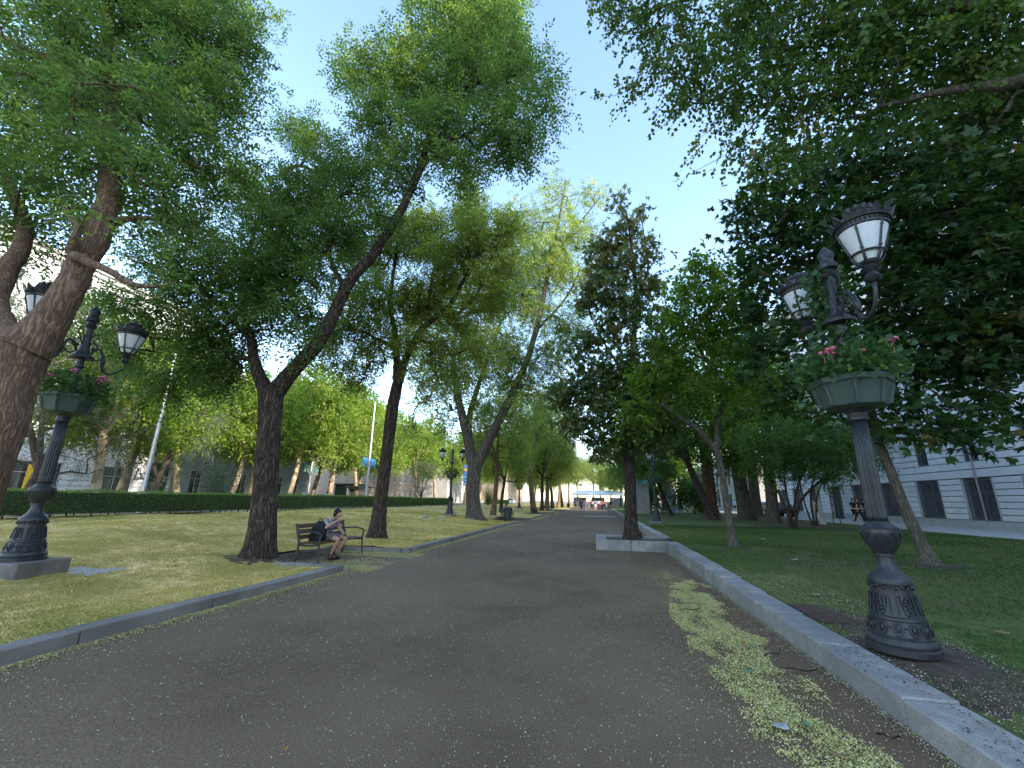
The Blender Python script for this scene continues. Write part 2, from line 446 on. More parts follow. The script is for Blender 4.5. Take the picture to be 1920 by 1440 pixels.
# ------------------------------------------------------------------ buildings
def window(parent, x, yc, w, z0, z1, depth=.22, grille=False, mullion=1, frame=None, sign=1, glass=None):
    """window unit set back from a facade plane at x; sign = +1 when the inside is at larger x"""
    fr = frame or M['white']
    xi = x + sign * depth
    m = MB(); t = .09
    for a, b, c, d in ((yc - w / 2, yc - w / 2 + t, z0, z1), (yc + w / 2 - t, yc + w / 2, z0, z1)):
        m.slab((xi - .04, a, c), (xi + .05, b, d))
    m.slab((xi - .041, yc - w / 2 + t, z0), (xi + .05, yc + w / 2 - t, z0 + t)); m.slab((xi - .041, yc - w / 2 + t, z1 - t), (xi + .05, yc + w / 2 - t, z1))
    for k in range(mullion):
        yy = yc - w / 2 + w * (k + 1) / (mullion + 1)
        m.slab((xi - .03, yy - .035, z0 + t), (xi + .05, yy + .035, z1 - t))
    m.slab((xi - .025, yc - w / 2 + t, z0 + (z1 - z0) * .68 - .03), (xi + .05, yc + w / 2 - t, z0 + (z1 - z0) * .68 + .03))
    wnd = m.build('window', fr, parent)
    p = MB(); p.slab((xi + .02, yc - w / 2 + t, z0 + t), (xi + .03, yc + w / 2 - t, z1 - t)); p.build('pane', glass or M['glass'], wnd)
    if grille:
        gm = MB(); xg = x + sign * .08
        n = int(w / .12)
        for k in range(n + 1):
            yy = yc - w / 2 + .04 + (w - .08) * k / n
            gm.box((xg, yy, (z0 + z1) / 2), (.022, .022, z1 - z0 - .04))
        for zz in (z0 + .1, z0 + (z1 - z0) * .62, z1 - .1): gm.box((xg + .014, yc, zz), (.012, w, .035))
        gm.build('grille', M['grille'], wnd)
    return wnd

def right_building():
    B = empty('stone_building', (22, 45, 0), 0, 'pale rusticated stone building with barred ground-floor windows', 'building')
    X = 22.0; y0, y1 = 11.6, 59.6
    def part(mb, name, m, **k):
        o = mb.build(name, m, B, **k); o.location = (-22, -45, 0); return o
    c = MB(); c.slab((X + .42, -36.4, .1), (X + 16, y1, 23.4)); part(c, 'wall', M['stone_pale'])  # blank core lengthened unseen behind the camera to block the sun
    for a_, b_ in ((y0, 45.45), (47.75, y1)):
        p = MB(); p.slab((X - .05, a_, .0), (X + .42, b_, .78)); part(p, 'plinth', M['stone_plinth'])
    dr = MB(); dr.slab((X + .30, 45.6, .31), (X + .40, 47.6, 3.2)); dr = part(dr, 'door', M['door_green'])
    for k in (0, 1):
        for za, zb_ in ((.5, 1.4), (1.55, 3.0)):
            q = MB(); q.slab((X + .27, 45.72 + k, za), (X + .30, 46.48 + k, zb_)); q.build('door_panel', M['dark_steel'], dr)
    piers = []
    wins = [y0 + 2 + 4 * i + 1.0 for i in range(12)]          # opening centres every 4 m
    zc = [.79 + .345 * i for i in range(8)]
    last = y0
    spans = []
    for w in wins: spans.append((last, w - 1.0)); last = w + 1.0
    spans.append((last, y1))
    for i, (a, b) in enumerate(spans):
        if b - a < .1: continue
        for z in zc[:7]:
            q = MB(); q.slab((X, a + .16, z + .022), (X + .42, b - .16, z + .325)); part(q, 'stone_course', M['stone_pale'], bevel=.012)
    for w in wins:      # plain stone surrounds
        for s in (-1, 1):
            q = MB(); q.slab((X + .03, w + s * 1.0 - (.0 if s > 0 else .15), .79), (X + .42, w + s * 1.0 + (.15 if s > 0 else .0), 3.22)); part(q, 'window_surround', M['stone_plinth'])
    def band(z0_, z1_, xx=X):
        n = 10
        for i in range(n):
            a = y0 + (y1 - y0) * i / n; b = y0 + (y1 - y0) * (i + 1) / n
            q = MB(); q.slab((xx, a + .006, z0_ + .026), (X + .42, b - .006, z1_ - .02)); part(q, 'stone_course', M['stone_pale'], bevel=.012)
    band(3.22, 3.72); band(3.72, 4.18)
    for k in range(4):
        z = 4.18 + .40 * k
        last = y0
        for w in wins + [None]:
            b = (w - .62) if w else y1
            q = MB(); q.slab((X, last + .01, z + .026), (X + .42, b - .01, z + .38)); part(q, 'stone_course', M['stone_pale'], bevel=.012)
            if w: last = w + .62
    band(5.78, 6.3); band(6.3, 6.9, X - .15)
    for i, w in enumerate(wins):
        if abs(w - 46.6) > .1:
            a = window(B, X, w, 2.0, .80, 3.21, .30, True, 1, M['grille']); a.location = (-22, -45, 0)
        a = window(B, X, w, 1.22, 4.19, 5.77, .24, False, 1, M['grille']); a.location = (-22, -45, 0)
        for zz in (8.2, 12.4, 16.6):
            a = window(B, X + .36, w, 1.4, zz, zz + 2.5, -.02, False, 1, M['white']); a.location = (-22, -45, 0)
    cor = MB(); cor.slab((X - .5, y0 - .3, 22.5), (X + 16, y1 + .3, 23.0)); cor.slab((X - .8, y0 - .5, 23.0), (X + 16, y1 + .5, 23.4)); part(cor, 'cornice', M['stone_plinth'])
    dp = MB(); dp.tube([(X - .04, 30.45, .5), (X - .04, 30.45, 7)], .045, 8); part(dp, 'drainpipe', mat('drainpipe_mat', (.28, .24, .25)))
right_building()

def facade_building(name, label, X, y0, y1, H, mwall, floors, depth=14.0, sign=-1, courses=None, roof=True, skip=()):
    """street facade at x = X; floors: list of (z0, z1, width, spacing, frame material, balustrade)"""
    cy = (y0 + y1) / 2
    B = empty(name, (X, cy, 0), 0, label, 'building')
    def part(mb, nm, m, par=B, **k):
        o = mb.build(nm, m, par, **k)
        if par is B: o.location = (-X, -cy, 0)
        return o
    c = MB(); c.slab((X + sign * .25, y0, 0), (X + sign * depth, y1, H)); part(c, 'wall', mwall)
    z_prev = .3
    for (z0, z1, w, sp, fm, bal) in floors:
        n = int((y1 - y0 - 1.0) / sp)
        cs = [cy + (i - (n - 1) / 2) * sp for i in range(n)]
        q = MB(); q.slab((X, y0, z_prev), (X + sign * .25, y1, z0)); part(q, 'spandrel', mwall)
        last = y0
        for yc in cs + [None]:
            b = yc - w / 2 if yc is not None else y1
            if courses and z0 < courses:
                k = max(1, round((z1 - z0) / .5)); d = (z1 - z0) / k
                for j in range(k):
                    q = MB(); q.slab((X - sign * .03, last + .03, z0 + j * d + .02), (X + sign * .25, b - .03, z0 + (j + 1) * d - .02)); part(q, 'stone_course', mwall)
            else:
                q = MB(); q.slab((X, last, z0), (X + sign * .25, b, z1)); part(q, 'pier', mwall)
            if yc is not None: last = yc + w / 2
        for yc in cs:
            o = window(B, X, yc, w, z0, z1, .18, False, 1, fm, sign); o.location = (-X, -cy, 0)
            s = MB(); s.slab((X - sign * .12, yc - w / 2 - .12, z0 - .16), (X - sign * .002, yc + w / 2 + .12, z0 - .02)); part(s, 'sill', M['stone_plinth'])
            if bal:
                s = MB(); n2 = 7
                for k in range(n2): s.box((X - sign * .09, yc - w / 2 + w * (k + .5) / n2, z0 + .33), (.08, .09, .66))
                s.slab((X - sign * .16, yc - w / 2 - .08, z0 + .66), (X - sign * .03, yc + w / 2 + .08, z0 + .78)); part(s, 'balustrade', M['white'])
        z_prev = z1
    q = MB(); q.slab((X, y0, z_prev), (X + sign * .25, y1, H)); part(q, 'frieze', mwall)
    q = MB(); q.slab((X - sign * .55, y0 - .2, H), (X + sign * depth, y1 + .2, H + .35)); q.slab((X - sign * .3, y0 - .1, H - .4), (X - sign * .002, y1 + .1, H)); part(q, 'cornice', M['stone_plinth'])
    if roof:
        q = MB(); xa, xb = X - sign * .5, X + sign * depth; xm = (xa + xb) / 2
        q.add([(xa, y0, H + .35), (xa, y1, H + .35), (xm, y0, H + 3.2), (xm, y1, H + 3.2), (xb, y0, H + .35), (xb, y1, H + .35)],
              [(0, 1, 3, 2), (2, 3, 5, 4), (0, 2, 4), (1, 5, 3)]); part(q, 'roof', M['roof_tile'])
    return B, part
A, part = facade_building('stone_building', 'pale stone building with shop window and tiled roof behind the cedars', -45.0, -8, 39.2, 21.2, M['stone_left'],
    [(1.1, 3.9, 3.4, 6.0, M['stone_plinth'], False), (5.6, 7.6, 1.4, 3.4, M['white'], False), (9.6, 12.2, 1.4, 3.4, M['white'], False), (14.0, 16.4, 1.4, 3.4, M['white'], False), (17.8, 19.6, 1.4, 3.4, M['white'], False)], courses=9)
d = MB(); d.slab((-44.9, 36.6, .42), (-44.8, 38.6, 4.6)); dd = part(d, 'door', M['door_green'])
d = MB()
for k in (0, 1):
    for z0_, z1_ in ((.7, 1.9), (2.1, 4.2)): d.slab((-44.8, 36.75 + k * .95, z0_), (-44.77, 37.5 + k * .95, z1_))
part(d, 'door_panel', mat('door_panel_mat', (.02, .05, .055)), dd)
d = MB(); d.slab((-44.95, 26.9, .5), (-44.75, 28.2, 3.6)); part(d, 'poster_panel', M['yellow'])
B2, part = facade_building('stucco_building', 'pale blue stucco building with balustraded windows and white trim', -45.6, 39.6, 63.0, 16.5, M['stucco_blue'],
    [(1.3, 4.2, 1.5, 3.4, M['white'], False), (6.2, 9.0, 1.5, 3.4, M['white'], True), (11.0, 13.8, 1.5, 3.4, M['white'], True)], courses=3)
facade_building('cream_building', 'cream apartment block rising behind the plane trees', -47.0, 84, 112, 17, M['stucco_cream'],
    [(1.0, 3.6, 1.3, 3.2, M['white'], False)] + [(5.0 + 3.4 * k, 7.0 + 3.4 * k, 1.2, 3.2, M['white'], False) for k in range(3)])
facade_building('white_building', 'low white building with dark doorways beyond the hedge', -40.0, 114, 150, 13, M['stucco_white'],
    [(.6, 3.2, 1.4, 4.0, M['dark_steel'], False), (5, 7.2, 1.3, 4.0, M['white'], False), (9, 11, 1.3, 4.0, M['white'], False)])
facade_building('cream_building', 'peach-coloured block far down the street on the left', -36.0, 168, 215, 26, M['stucco_cream'],
    [(1.0 + 3.6 * k, 3.2 + 3.6 * k, 1.3, 4.2, M['white'], False) for k in range(7)])
facade_building('white_building', 'white office block far off past the palm', 24.0, 72, 130, 9.2, M['stucco_white'],
    [(.8 + 4 * k, 3.2 + 4 * k, 1.5, 4.0, M['dark_steel'], False) for k in range(2)], sign=1)
# ------------------------------------------------------------------ trees
def unit(a): return a / (np.linalg.norm(a, axis=-1, keepdims=True) + 1e-9)
def catmull(pts, step):
    P = np.array(pts, float)
    P = np.vstack([2 * P[0] - P[1], P, 2 * P[-1] - P[-2]])
    out = []
    for i in range(1, len(P) - 2):
        n = max(1, int(np.linalg.norm(P[i + 1, :3] - P[i, :3]) / step))
        for k in range(n):
            t = k / n
            out.append(.5 * (2 * P[i] + (P[i + 1] - P[i - 1]) * t + (2 * P[i - 1] - 5 * P[i] + 4 * P[i + 1] - P[i + 2]) * t * t
                             + (3 * P[i] - P[i - 1] - 3 * P[i + 1] + P[i + 2]) * t ** 3))
    out.append(P[-2])
    a = np.array(out); a[:, 3] = np.maximum(a[:, 3], .008)
    return a

def wobble(rng, n, amp): 
    w = np.cumsum(rng.normal(0, 1, (n, 3)), 0); w -= np.linspace(0, 1, n)[:, None] * w[-1]; return w * amp

def trunk_geo(paths, n, rough, rng):
    """ring tubes with vertical ridges and lumps"""
    V, Fq = [], []; off = 0
    for P in paths:
        m = len(P); T = unit(np.gradient(P[:, :3], axis=0))
        nr = np.cross(T[0], (0, 1, 0.1)); nr /= np.linalg.norm(nr)
        ang = np.linspace(0, 2 * PI, n, endpoint=False)
        ph = rng.uniform(0, 6.28, 6)
        ridge = sum(np.sin(ang * k + ph[i]) / (1 + .12 * k) for i, k in enumerate((2, 3, 5, 9, 13, 17))) / 3
        for i in range(m):
            nr = nr - T[i] * nr.dot(T[i]); nr /= np.linalg.norm(nr); b = np.cross(T[i], nr)
            rr = P[i, 3] * (1 + (P[i, 4] if P.shape[1] > 4 else 0) * np.clip(np.cos(ang * 2.5 + ph[1]) + .3 * np.cos(ang * 4 + ph[2]), -.4, 1.2)) * (1 + rough * ridge * (1 + .35 * math.sin(i * .45 + ph[0])) + rng.normal(0, rough * .18, n))
            V.append(P[i, :3] + np.outer(np.cos(ang) * rr, nr) + np.outer(np.sin(ang) * rr, b))
        k = np.arange(n); k2 = (k + 1) % n
        for i in range(m - 1):
            Fq.append(np.stack([off + i * n + k, off + i * n + k2, off + (i + 1) * n + k2, off + (i + 1) * n + k], 1))
        off += m * n
    return np.vstack(V), np.vstack(Fq)

def branch_geo(chains, n=5):
    V, Fq = [], []; off = 0
    ang = np.linspace(0, 2 * PI, n, endpoint=False); k = np.arange(n); k2 = (k + 1) % n
    for P in chains:
        m = len(P); T = unit(np.gradient(P[:, :3], axis=0))
        ref = np.where(np.abs(T[:, 2:3]) < .9, np.array([[0, 0, 1.]]), np.array([[1., 0, 0]]))
        nr = unit(np.cross(T, ref)); b = np.cross(T, nr)
        ring = P[:, None, :3] + P[:, None, 3:4] * (np.cos(ang)[None, :, None] * nr[:, None] + np.sin(ang)[None, :, None] * b[:, None])
        V.append(ring.reshape(-1, 3))
        i = np.arange(m - 1)[:, None] * n + off
        Fq.append(np.stack([i + k, i + k2, i + n + k2, i + n + k], -1).reshape(-1, 4))
        off += m * n
    return np.vstack(V), np.vstack(Fq)

def crown_points(lobes, count, rng, dy=1.5, shrink=.0):
    L = np.array(lobes); L[:, 3] = np.maximum(L[:, 3] * .62, L[:, 3] - shrink); w = L[:, 3] ** 2.0; w /= w.sum()
    idx = rng.choice(len(L), count, p=w)
    d = unit(rng.normal(size=(count, 3))); r = rng.uniform(0.0, 1, count) ** .42
    s = np.stack([L[idx, 3], L[idx, 3] * dy, L[idx, 3]], 1)
    return L[idx, :3] + d * r[:, None] * s * rng.uniform(.85, 1.12, (count, 1)), L[idx, :3]

def grow(limbs, pts, rng, rscale=.0065, seg=.4, sag=.12, start=1):
    """join every cluster to the nearest wood, building a branching skeleton; returns branch chains"""
    limbs = [l[:, :4] for l in limbs]
    node = [p[:3] for l in limbs[start:] for p in l] or [p[:3] for l in limbs for p in l]
    node = np.array(node); nl = len(node)
    dist = np.min(np.linalg.norm(pts[:, None] - node[None, ::3], axis=2), 1)
    order = np.argsort(dist)
    cap = nl + len(pts) * 12
    pos = np.zeros((cap, 3)); pos[:nl] = node; n = nl
    par = np.full(cap, -1); chains = []
    for c in order:
        p = pts[c]
        v = p - pos[:n]
        dd = np.linalg.norm(v, axis=1) + np.maximum(0, -v[:, 2]) * .5
        j = int(np.argmin(dd)); a = pos[j]; L = np.linalg.norm(p - a)
        m = min(11, max(2, int(L / seg) + 1))
        t = np.linspace(0, 1, m + 1)[1:]
        q = a + (p - a) * t[:, None]
        q[:, 2] += np.sin(t * PI) * L * sag * rng.uniform(-.4, 1)
        q += wobble(rng, m + 1, .03 * min(1, L))[1:] * 1.0
        ids = [j]
        for k in range(m):
            pos[n] = q[k]; par[n] = ids[-1]; ids.append(n); n += 1
        chains.append(ids)
    cnt = np.zeros(n)
    for ch in chains: cnt[ch[-1]] += 1
    for i in range(n - 1, nl - 1, -1):
        if par[i] >= 0: cnt[par[i]] += cnt[i]
    out = []
    for ch in chains:
        P = pos[ch]; r = rscale * np.sqrt(np.maximum(1, np.minimum(cnt[ch], cnt[ch[1]])))
        r = np.maximum(r, .004); r[-1] *= .6
        out.append(np.column_stack([P, r]))
    dirs = np.array([unit(pos[ch[-1]] - pos[ch[-2]]) for ch in chains])
    return out, pts[order], dirs, order

def leaf_quads(p, a, b, l, w, v, fold=.12):
    n = np.cross(a, b)
    V = np.stack([p, p + a * (l * .45)[:, None] + b * (w * .5)[:, None] + n * (w * fold)[:, None], p + a * l[:, None],
                  p + a * (l * .45)[:, None] - b * (w * .5)[:, None] + n * (w * fold)[:, None]], 1).reshape(-1, 3)
    return V, np.arange(len(p) * 4).reshape(-1, 4), v

def foliage(c, d, ctr, kind, per, size, rng, spread=.4, droop=.25, tint=None):
    """leaves for cluster centres c with outward directions d; per = sprays per cluster"""
    K = len(c)
    out = unit(c - ctr + 1e-3)
    cv = np.clip(rng.normal(.5, .22, K), 0, 1) if tint is None else tint
    N = K * per
    ci = np.repeat(np.arange(K), per)
    sd = unit(out[ci] * .55 + d[ci] * .35 + rng.normal(0, .75, (N, 3)) + np.array([0, 0, -droop * .5]))
    o = c[ci] + rng.normal(0, spread * .38, (N, 3)) * np.array([1, 1, .8])
    up = unit(np.array([0, 0, 1.]) + rng.normal(0, .38, (N, 3)))
    sv = unit(np.cross(sd, up)); sn = np.cross(sv, sd)
    l0, w0 = size
    if kind == 'pinnate': m = 7
    elif kind == 'palmate': m = 5
    elif kind == 'whorl': m = 7
    elif kind == 'needle': m = 10
    else: m = 6
    k = np.tile(np.arange(m), N); s = np.repeat(np.arange(N), m)
    A = sd[s]; S = sv[s]; U = sn[s]; J = rng.normal(0, .2, (N * m, 3))
    side = np.where(k % 2 == 0, 1., -1.)[:, None]
    if kind in ('pinnate', 'simple', 'needle'):
        Ls = l0 * {'pinnate': 3.0, 'simple': 3.4, 'needle': 4.0}[kind]
        t = (k + .5) / m
        p = o[s] + A * (Ls * t)[:, None] + np.array([0, 0, -1.]) * (droop * Ls * t * t)[:, None]
        if kind == 'simple':
            a = unit(A * .4 + S * side * .7 + np.array([0, 0, -droop]) + J * 2.2); b = unit(np.cross(a, U + J * 2.0))
        else:
            a = unit(A * .5 + S * side * .85 + np.array([0, 0, -droop * .5]) + J); last = (k == m - 1); a[last] = unit(A[last] + J[last]); b = unit(np.cross(a, U + J))
    elif kind == 'palmate':
        an = (k - 2) * .72; p = o[s] + A * .06
        a = unit(A * np.cos(an)[:, None] + S * np.sin(an)[:, None] + np.array([0, 0, -droop]) * .8 + J * .5); b = unit(np.cross(a, U + J * .4))
    else:
        an = k * 2.4; p = o[s] + A * .02
        a = unit(A * .55 + S * np.cos(an)[:, None] + U * np.sin(an)[:, None] + J); b = unit(np.cross(a, A + J * .5))
    sc = rng.uniform(.65, 1.2, N * m)
    l = l0 * sc; w = w0 * sc * rng.uniform(.8, 1.2, N * m)
    if kind == 'palmate': l *= np.where(np.abs(k - 2) == 0, 1.15, np.where(np.abs(k - 2) == 1, 1.0, .75))
    v = np.clip(cv[ci][s] + rng.normal(0, .13, N * m), 0, 1)
    return leaf_quads(p, a, b, l, w, v)

BARK = {'dark': bark_mat('dark_bark', (.02, .016, .013), (.155, .118, .093)), 'brown': bark_mat('brown_bark', (.09, .056, .036), (.30, .195, .135), 12, .6),
        'grey': bark_mat('grey_bark', (.05, .042, .035), (.23, .19, .155), 8), 'plane': bark_mat('plane_bark', (.2, .14, .09), (.38, .28, .18), 4, .4, (.42, .37, .27)),
        'thin': bark_mat('thin_bark', (.06, .052, .044), (.21, .185, .15), 12, .6)}
LEAF = {
 'pagoda': leaf_mat('pagoda_leaves', [(0, (.055, .102, .038)), (.5, (.108, .172, .06)), (.85, (.165, .22, .064)), (1, (.27, .3, .085))], .58, tboost=(1.55, 1.7, .85)),
 'pagoda_light': leaf_mat('pagoda_light_leaves', [(0, (.085, .13, .042)), (.5, (.165, .22, .062)), (.8, (.25, .285, .075)), (1, (.38, .37, .1))], .6, tboost=(1.55, 1.65, .85)),
 'magnolia': leaf_mat('magnolia_leaves', [(0, (.05, .09, .03)), (.5, (.095, .14, .042)), (.8, (.19, .18, .055)), (1, (.28, .21, .08))], .38, .35, spec=.5),
 'catalpa': leaf_mat('catalpa_leaves', [(0, (.06, .12, .022)), (.5, (.12, .20, .034)), (1, (.27, .33, .07))], .62),
 'chestnut': leaf_mat('chestnut_leaves', [(0, (.022, .052, .017)), (.6, (.044, .094, .026)), (.92, (.075, .115, .028)), (1, (.16, .11, .03))], .3),
 'poplar': leaf_mat('poplar_leaves', [(0, (.045, .092, .028)), (.6, (.09, .16, .042)), (.9, (.13, .18, .04)), (1, (.22, .2, .05))], .38),
 'plane': leaf_mat('plane_leaves', [(0, (.10, .17, .028)), (.5, (.17, .25, .042)), (1, (.28, .34, .07))], .55),
 'cedar': leaf_mat('cedar_needles', [(0, (.05, .075, .05)), (.6, (.10, .135, .085)), (1, (.17, .19, .11))], .2),
 'maple': leaf_mat('maple_leaves', [(0, (.036, .076, .024)), (.6, (.075, .14, .038)), (1, (.14, .2, .05))], .52),
 'hedge': leaf_mat('hedge_leaves', [(0, (.042, .088, .024)), (.6, (.095, .17, .04)), (1, (.2, .28, .065))], .48),
 'ivy': leaf_mat('ivy_leaves', [(0, (.03, .075, .03)), (.6, (.06, .13, .045)), (1, (.2, .28, .06))], .35),
}

def make_tree(name, label, base, limbs, lobes, leaf, bark, kind, size, clusters, per, seed, spread=.4, dy=1.5, droop=.25,
              sides=18, rough=.06, group=None, rscale=.0065, zone=None, seg=.4, root_flare=True, step=.14):
    rng = np.random.default_rng(seed)
    root = empty(name, base, 0, label, 'tree', group)
    b = np.array(base)
    paths = []
    for i, l in enumerate(limbs):
        P = catmull(l, step if sides > 10 else .5)
        if i == 0 and root_flare:
            h = P[:, 2] - P[0, 2]; P[:, 3] *= 1 + .2 * np.exp(-h / .25); P = np.column_stack([P, .2 * np.exp(-h / .22)])
        else:
            P[1:-1, :3] += wobble(rng, len(P), .012)[1:-1]
        paths.append(P)
    V, Fq = trunk_geo(paths, sides, rough, rng)
    link('trunk', np_mesh('trunk', V - b, Fq, BARK[bark], smooth=True), root)
    pts, ctr = crown_points(lobes, clusters, rng, dy, spread * .5 if kind == 'pinnate' else .05)
    ch, c, d, order = grow(paths, pts, rng, rscale, seg, start=1 if len(paths) > 1 else 0)
    V, Fq = branch_geo(ch, 5 if sides > 10 else 4)
    tag(link('branches', np_mesh('branches', V - b, Fq, BARK[bark], smooth=True), root), kind='stuff')
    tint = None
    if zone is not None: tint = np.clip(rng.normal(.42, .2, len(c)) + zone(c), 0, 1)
    V, Fq, v = foliage(c, d, ctr[order], kind, per, size, rng, spread, droop, tint)
    tag(link('crown', np_mesh('crown', V - b, Fq, LEAF[leaf], v), root), kind='stuff')
    return root

T1_LIMBS = [[(-7.47, 4.0, 1.13, 0.28), (-7.43, 4.0, 1.62, 0.26), (-7.39, 4.0, 2.28, 0.255), (-7.43, 4.0, 2.91, 0.265), (-7.41, 4.0, 3.39, 0.3)], [(-7.37, 4.0, 3.31, 0.28), (-7.18, 4.05, 3.78, 0.2), (-7.07, 4.1, 4.36, 0.165), (-7.02, 4.2, 5.1, 0.15), (-7.21, 4.3, 5.94, 0.14), (-8.03, 4.5, 7.56, 0.12), (-8.97, 4.7, 9.46, 0.1), (-10.26, 4.9, 12.3, 0.08), (-12.14, 5.1, 16.83, 0.05)], [(-7.39, 4.0, 3.27, 0.22), (-8.0, 4.1, 3.73, 0.16), (-8.47, 4.2, 4.14, 0.14), (-8.74, 4.35, 4.78, 0.125), (-8.98, 4.5, 5.57, 0.1), (-10.42, 4.7, 7.1, 0.08), (-12.45, 4.9, 9.33, 0.05)], [(-7.19, 4.3, 5.79, 0.12), (-8.2, 4.4, 7.6, 0.1), (-9.6, 4.5, 9.09, 0.09), (-10.94, 4.6, 10.06, 0.07), (-12.8, 4.7, 11.25, 0.05)], [(-7.03, 4.1, 4.56, 0.08), (-7.02, 3.95, 4.76, 0.07), (-6.9, 3.9, 5.01, 0.045), (-7.36, 3.9, 5.5, 0.03)], [(-7.02, 4.0, 4.67, 0.07), (-6.54, 3.95, 4.43, 0.05), (-6.05, 4.0, 4.21, 0.04), (-5.8, 4.1, 4.13, 0.028), (-5.56, 4.3, 4.29, 0.02)], [(-6.91, 4.25, 5.34, 0.06), (-6.89, 4.5, 5.63, 0.04), (-6.84, 4.8, 5.81, 0.025)], [(-9.04, 4.6, 10.16, 0.08), (-8.33, 4.9, 10.69, 0.05), (-7.78, 5.4, 11.57, 0.025)]]
T1_LOBES = [(-10.54, 4.6, 10.11, 1.39), (-9.05, 4.8, 10.45, 1.5), (-7.85, 5.2, 10.55, 1.31), (-7.34, 5.5, 10.99, 0.74), (-8.08, 4.8, 8.12, 1.07), (-9.82, 4.5, 8.01, 0.98), (-7.25, 5.2, 8.64, 1.02), (-7.07, 5.5, 9.21, 0.69), (-8.9, 4.6, 6.79, 1.02), (-7.36, 4.9, 6.82, 0.93), (-6.67, 5.3, 7.3, 0.73), (-9.41, 4.5, 5.82, 0.63), (-7.64, 4.3, 5.47, 0.49), (-8.99, 4.6, 5.23, 0.35), (-6.91, 3.9, 7.35, 0.65), (-7.66, 3.9, 6.58, 0.56), (-6.45, 4.0, 6.09, 0.5), (-9.01, 3.9, 8.12, 0.71), (-6.53, 4.3, 7.51, 0.64), (-8.41, 4.0, 9.17, 0.83), (-6.31, 3.9, 5.02, 0.33), (-8.82, 4.0, 6.16, 0.5), (-7.38, 3.9, 5.55, 0.31), (-6.85, 4.8, 5.83, 0.39), (-5.67, 4.3, 4.34, 0.29), (-5.79, 4.1, 4.09, 0.21), (-6.9, 5.1, 5.95, 0.55), (-11.3, 4.4, 7.93, 1.09), (-11.65, 4.9, 14.29, 1.91), (-9.35, 5.3, 14.25, 1.89)]
T2_LIMBS = [[(-7.33, 8.75, 0.05, 0.344), (-7.32, 8.75, 0.69, 0.284), (-7.48, 8.8, 1.84, 0.249), (-7.66, 8.85, 3.09, 0.249), (-7.82, 8.9, 3.97, 0.284)], [(-7.77, 8.9, 3.83, 0.241), (-7.35, 8.9, 4.43, 0.189), (-6.74, 8.85, 5.01, 0.172), (-6.3, 8.8, 5.74, 0.155), (-5.94, 8.75, 6.57, 0.138), (-5.15, 8.7, 7.59, 0.12), (-4.55, 8.7, 9.02, 0.103), (-4.19, 8.8, 10.57, 0.095), (-3.88, 8.9, 12.25, 0.077), (-3.38, 9.0, 14.03, 0.06), (-2.99, 9.1, 15.98, 0.043), (-2.79, 9.1, 17.52, 0.026)], [(-7.84, 8.9, 3.83, 0.206), (-8.33, 8.95, 4.55, 0.146), (-8.88, 9.1, 5.43, 0.112), (-9.7, 9.4, 6.89, 0.086), (-10.25, 9.8, 9.11, 0.06), (-10.05, 10.2, 11.37, 0.034)], [(-4.44, 8.7, 9.41, 0.069), (-3.62, 8.5, 10.36, 0.052), (-2.6, 8.4, 10.58, 0.034)], [(-4.13, 8.8, 10.73, 0.06), (-4.35, 8.9, 12.15, 0.043), (-5.28, 9.1, 14.39, 0.026)], [(-5.99, 8.75, 6.42, 0.069), (-6.73, 8.9, 7.81, 0.052), (-6.84, 9.2, 9.55, 0.034)], [(-8.63, 9.05, 5.25, 0.069), (-10.13, 8.9, 6.67, 0.052), (-11.21, 8.7, 7.64, 0.026)], [(-3.81, 8.9, 12.43, 0.043), (-2.46, 8.7, 12.47, 0.03), (-1.56, 8.6, 12.34, 0.017)]]
T2_LOBES = [(-3.02, 9.1, 16.66, 1.56), (-4.09, 9.0, 15.04, 1.2), (-2.4, 8.9, 14.27, 1.22), (-3.13, 8.9, 12.86, 1.12), (-1.72, 8.7, 12.32, 1.0), (-1.13, 8.6, 11.2, 0.68), (-4.86, 9.1, 13.47, 1.19), (-6.34, 9.2, 13.91, 0.99), (-7.5, 9.3, 14.72, 0.6), (-3.77, 8.8, 11.02, 1.08), (-2.23, 8.6, 10.55, 0.96), (-1.52, 8.5, 10.0, 0.59), (-5.66, 9.0, 11.75, 0.92), (-4.79, 8.9, 9.89, 0.86), (-3.18, 8.6, 9.55, 0.81), (-6.32, 9.3, 10.28, 0.92), (-8.07, 9.8, 11.75, 1.09), (-9.6, 10.2, 13.47, 0.82), (-8.77, 9.8, 10.27, 1.16), (-6.65, 9.1, 8.59, 0.95), (-5.15, 8.7, 8.29, 0.69), (-9.55, 9.6, 9.27, 1.13), (-10.85, 9.6, 10.99, 1.02), (-8.22, 9.2, 7.65, 0.96), (-9.83, 9.3, 7.52, 1.15), (-11.26, 9.0, 8.69, 1.09), (-10.76, 8.8, 6.83, 1.1), (-11.81, 8.6, 7.64, 0.9), (-8.97, 9.1, 5.9, 0.93), (-10.0, 8.9, 5.42, 0.85), (-11.09, 8.6, 5.67, 0.78), (-7.31, 8.8, 5.96, 0.81), (-6.54, 8.8, 6.95, 0.69), (-9.2, 8.9, 4.79, 0.48), (-6.88, 8.6, 5.13, 0.52), (-10.47, 8.6, 4.61, 0.71), (-10.68, 8.5, 4.03, 0.54), (-9.55, 8.8, 4.63, 0.62), (-11.81, 8.3, 5.3, 0.69), (-12.58, 8.2, 6.52, 0.64), (-11.92, 8.4, 6.1, 0.78), (-11.38, 8.4, 4.87, 0.55), (-9.31, 8.8, 4.27, 0.4), (-7.03, 9.2, 8.53, 0.74), (-8.29, 9.5, 8.7, 0.93), (-8.95, 9.2, 7.05, 0.89), (-10.09, 9.0, 6.08, 0.87), (-8.2, 9.0, 6.57, 0.71), (-7.86, 9.6, 9.99, 0.88)]
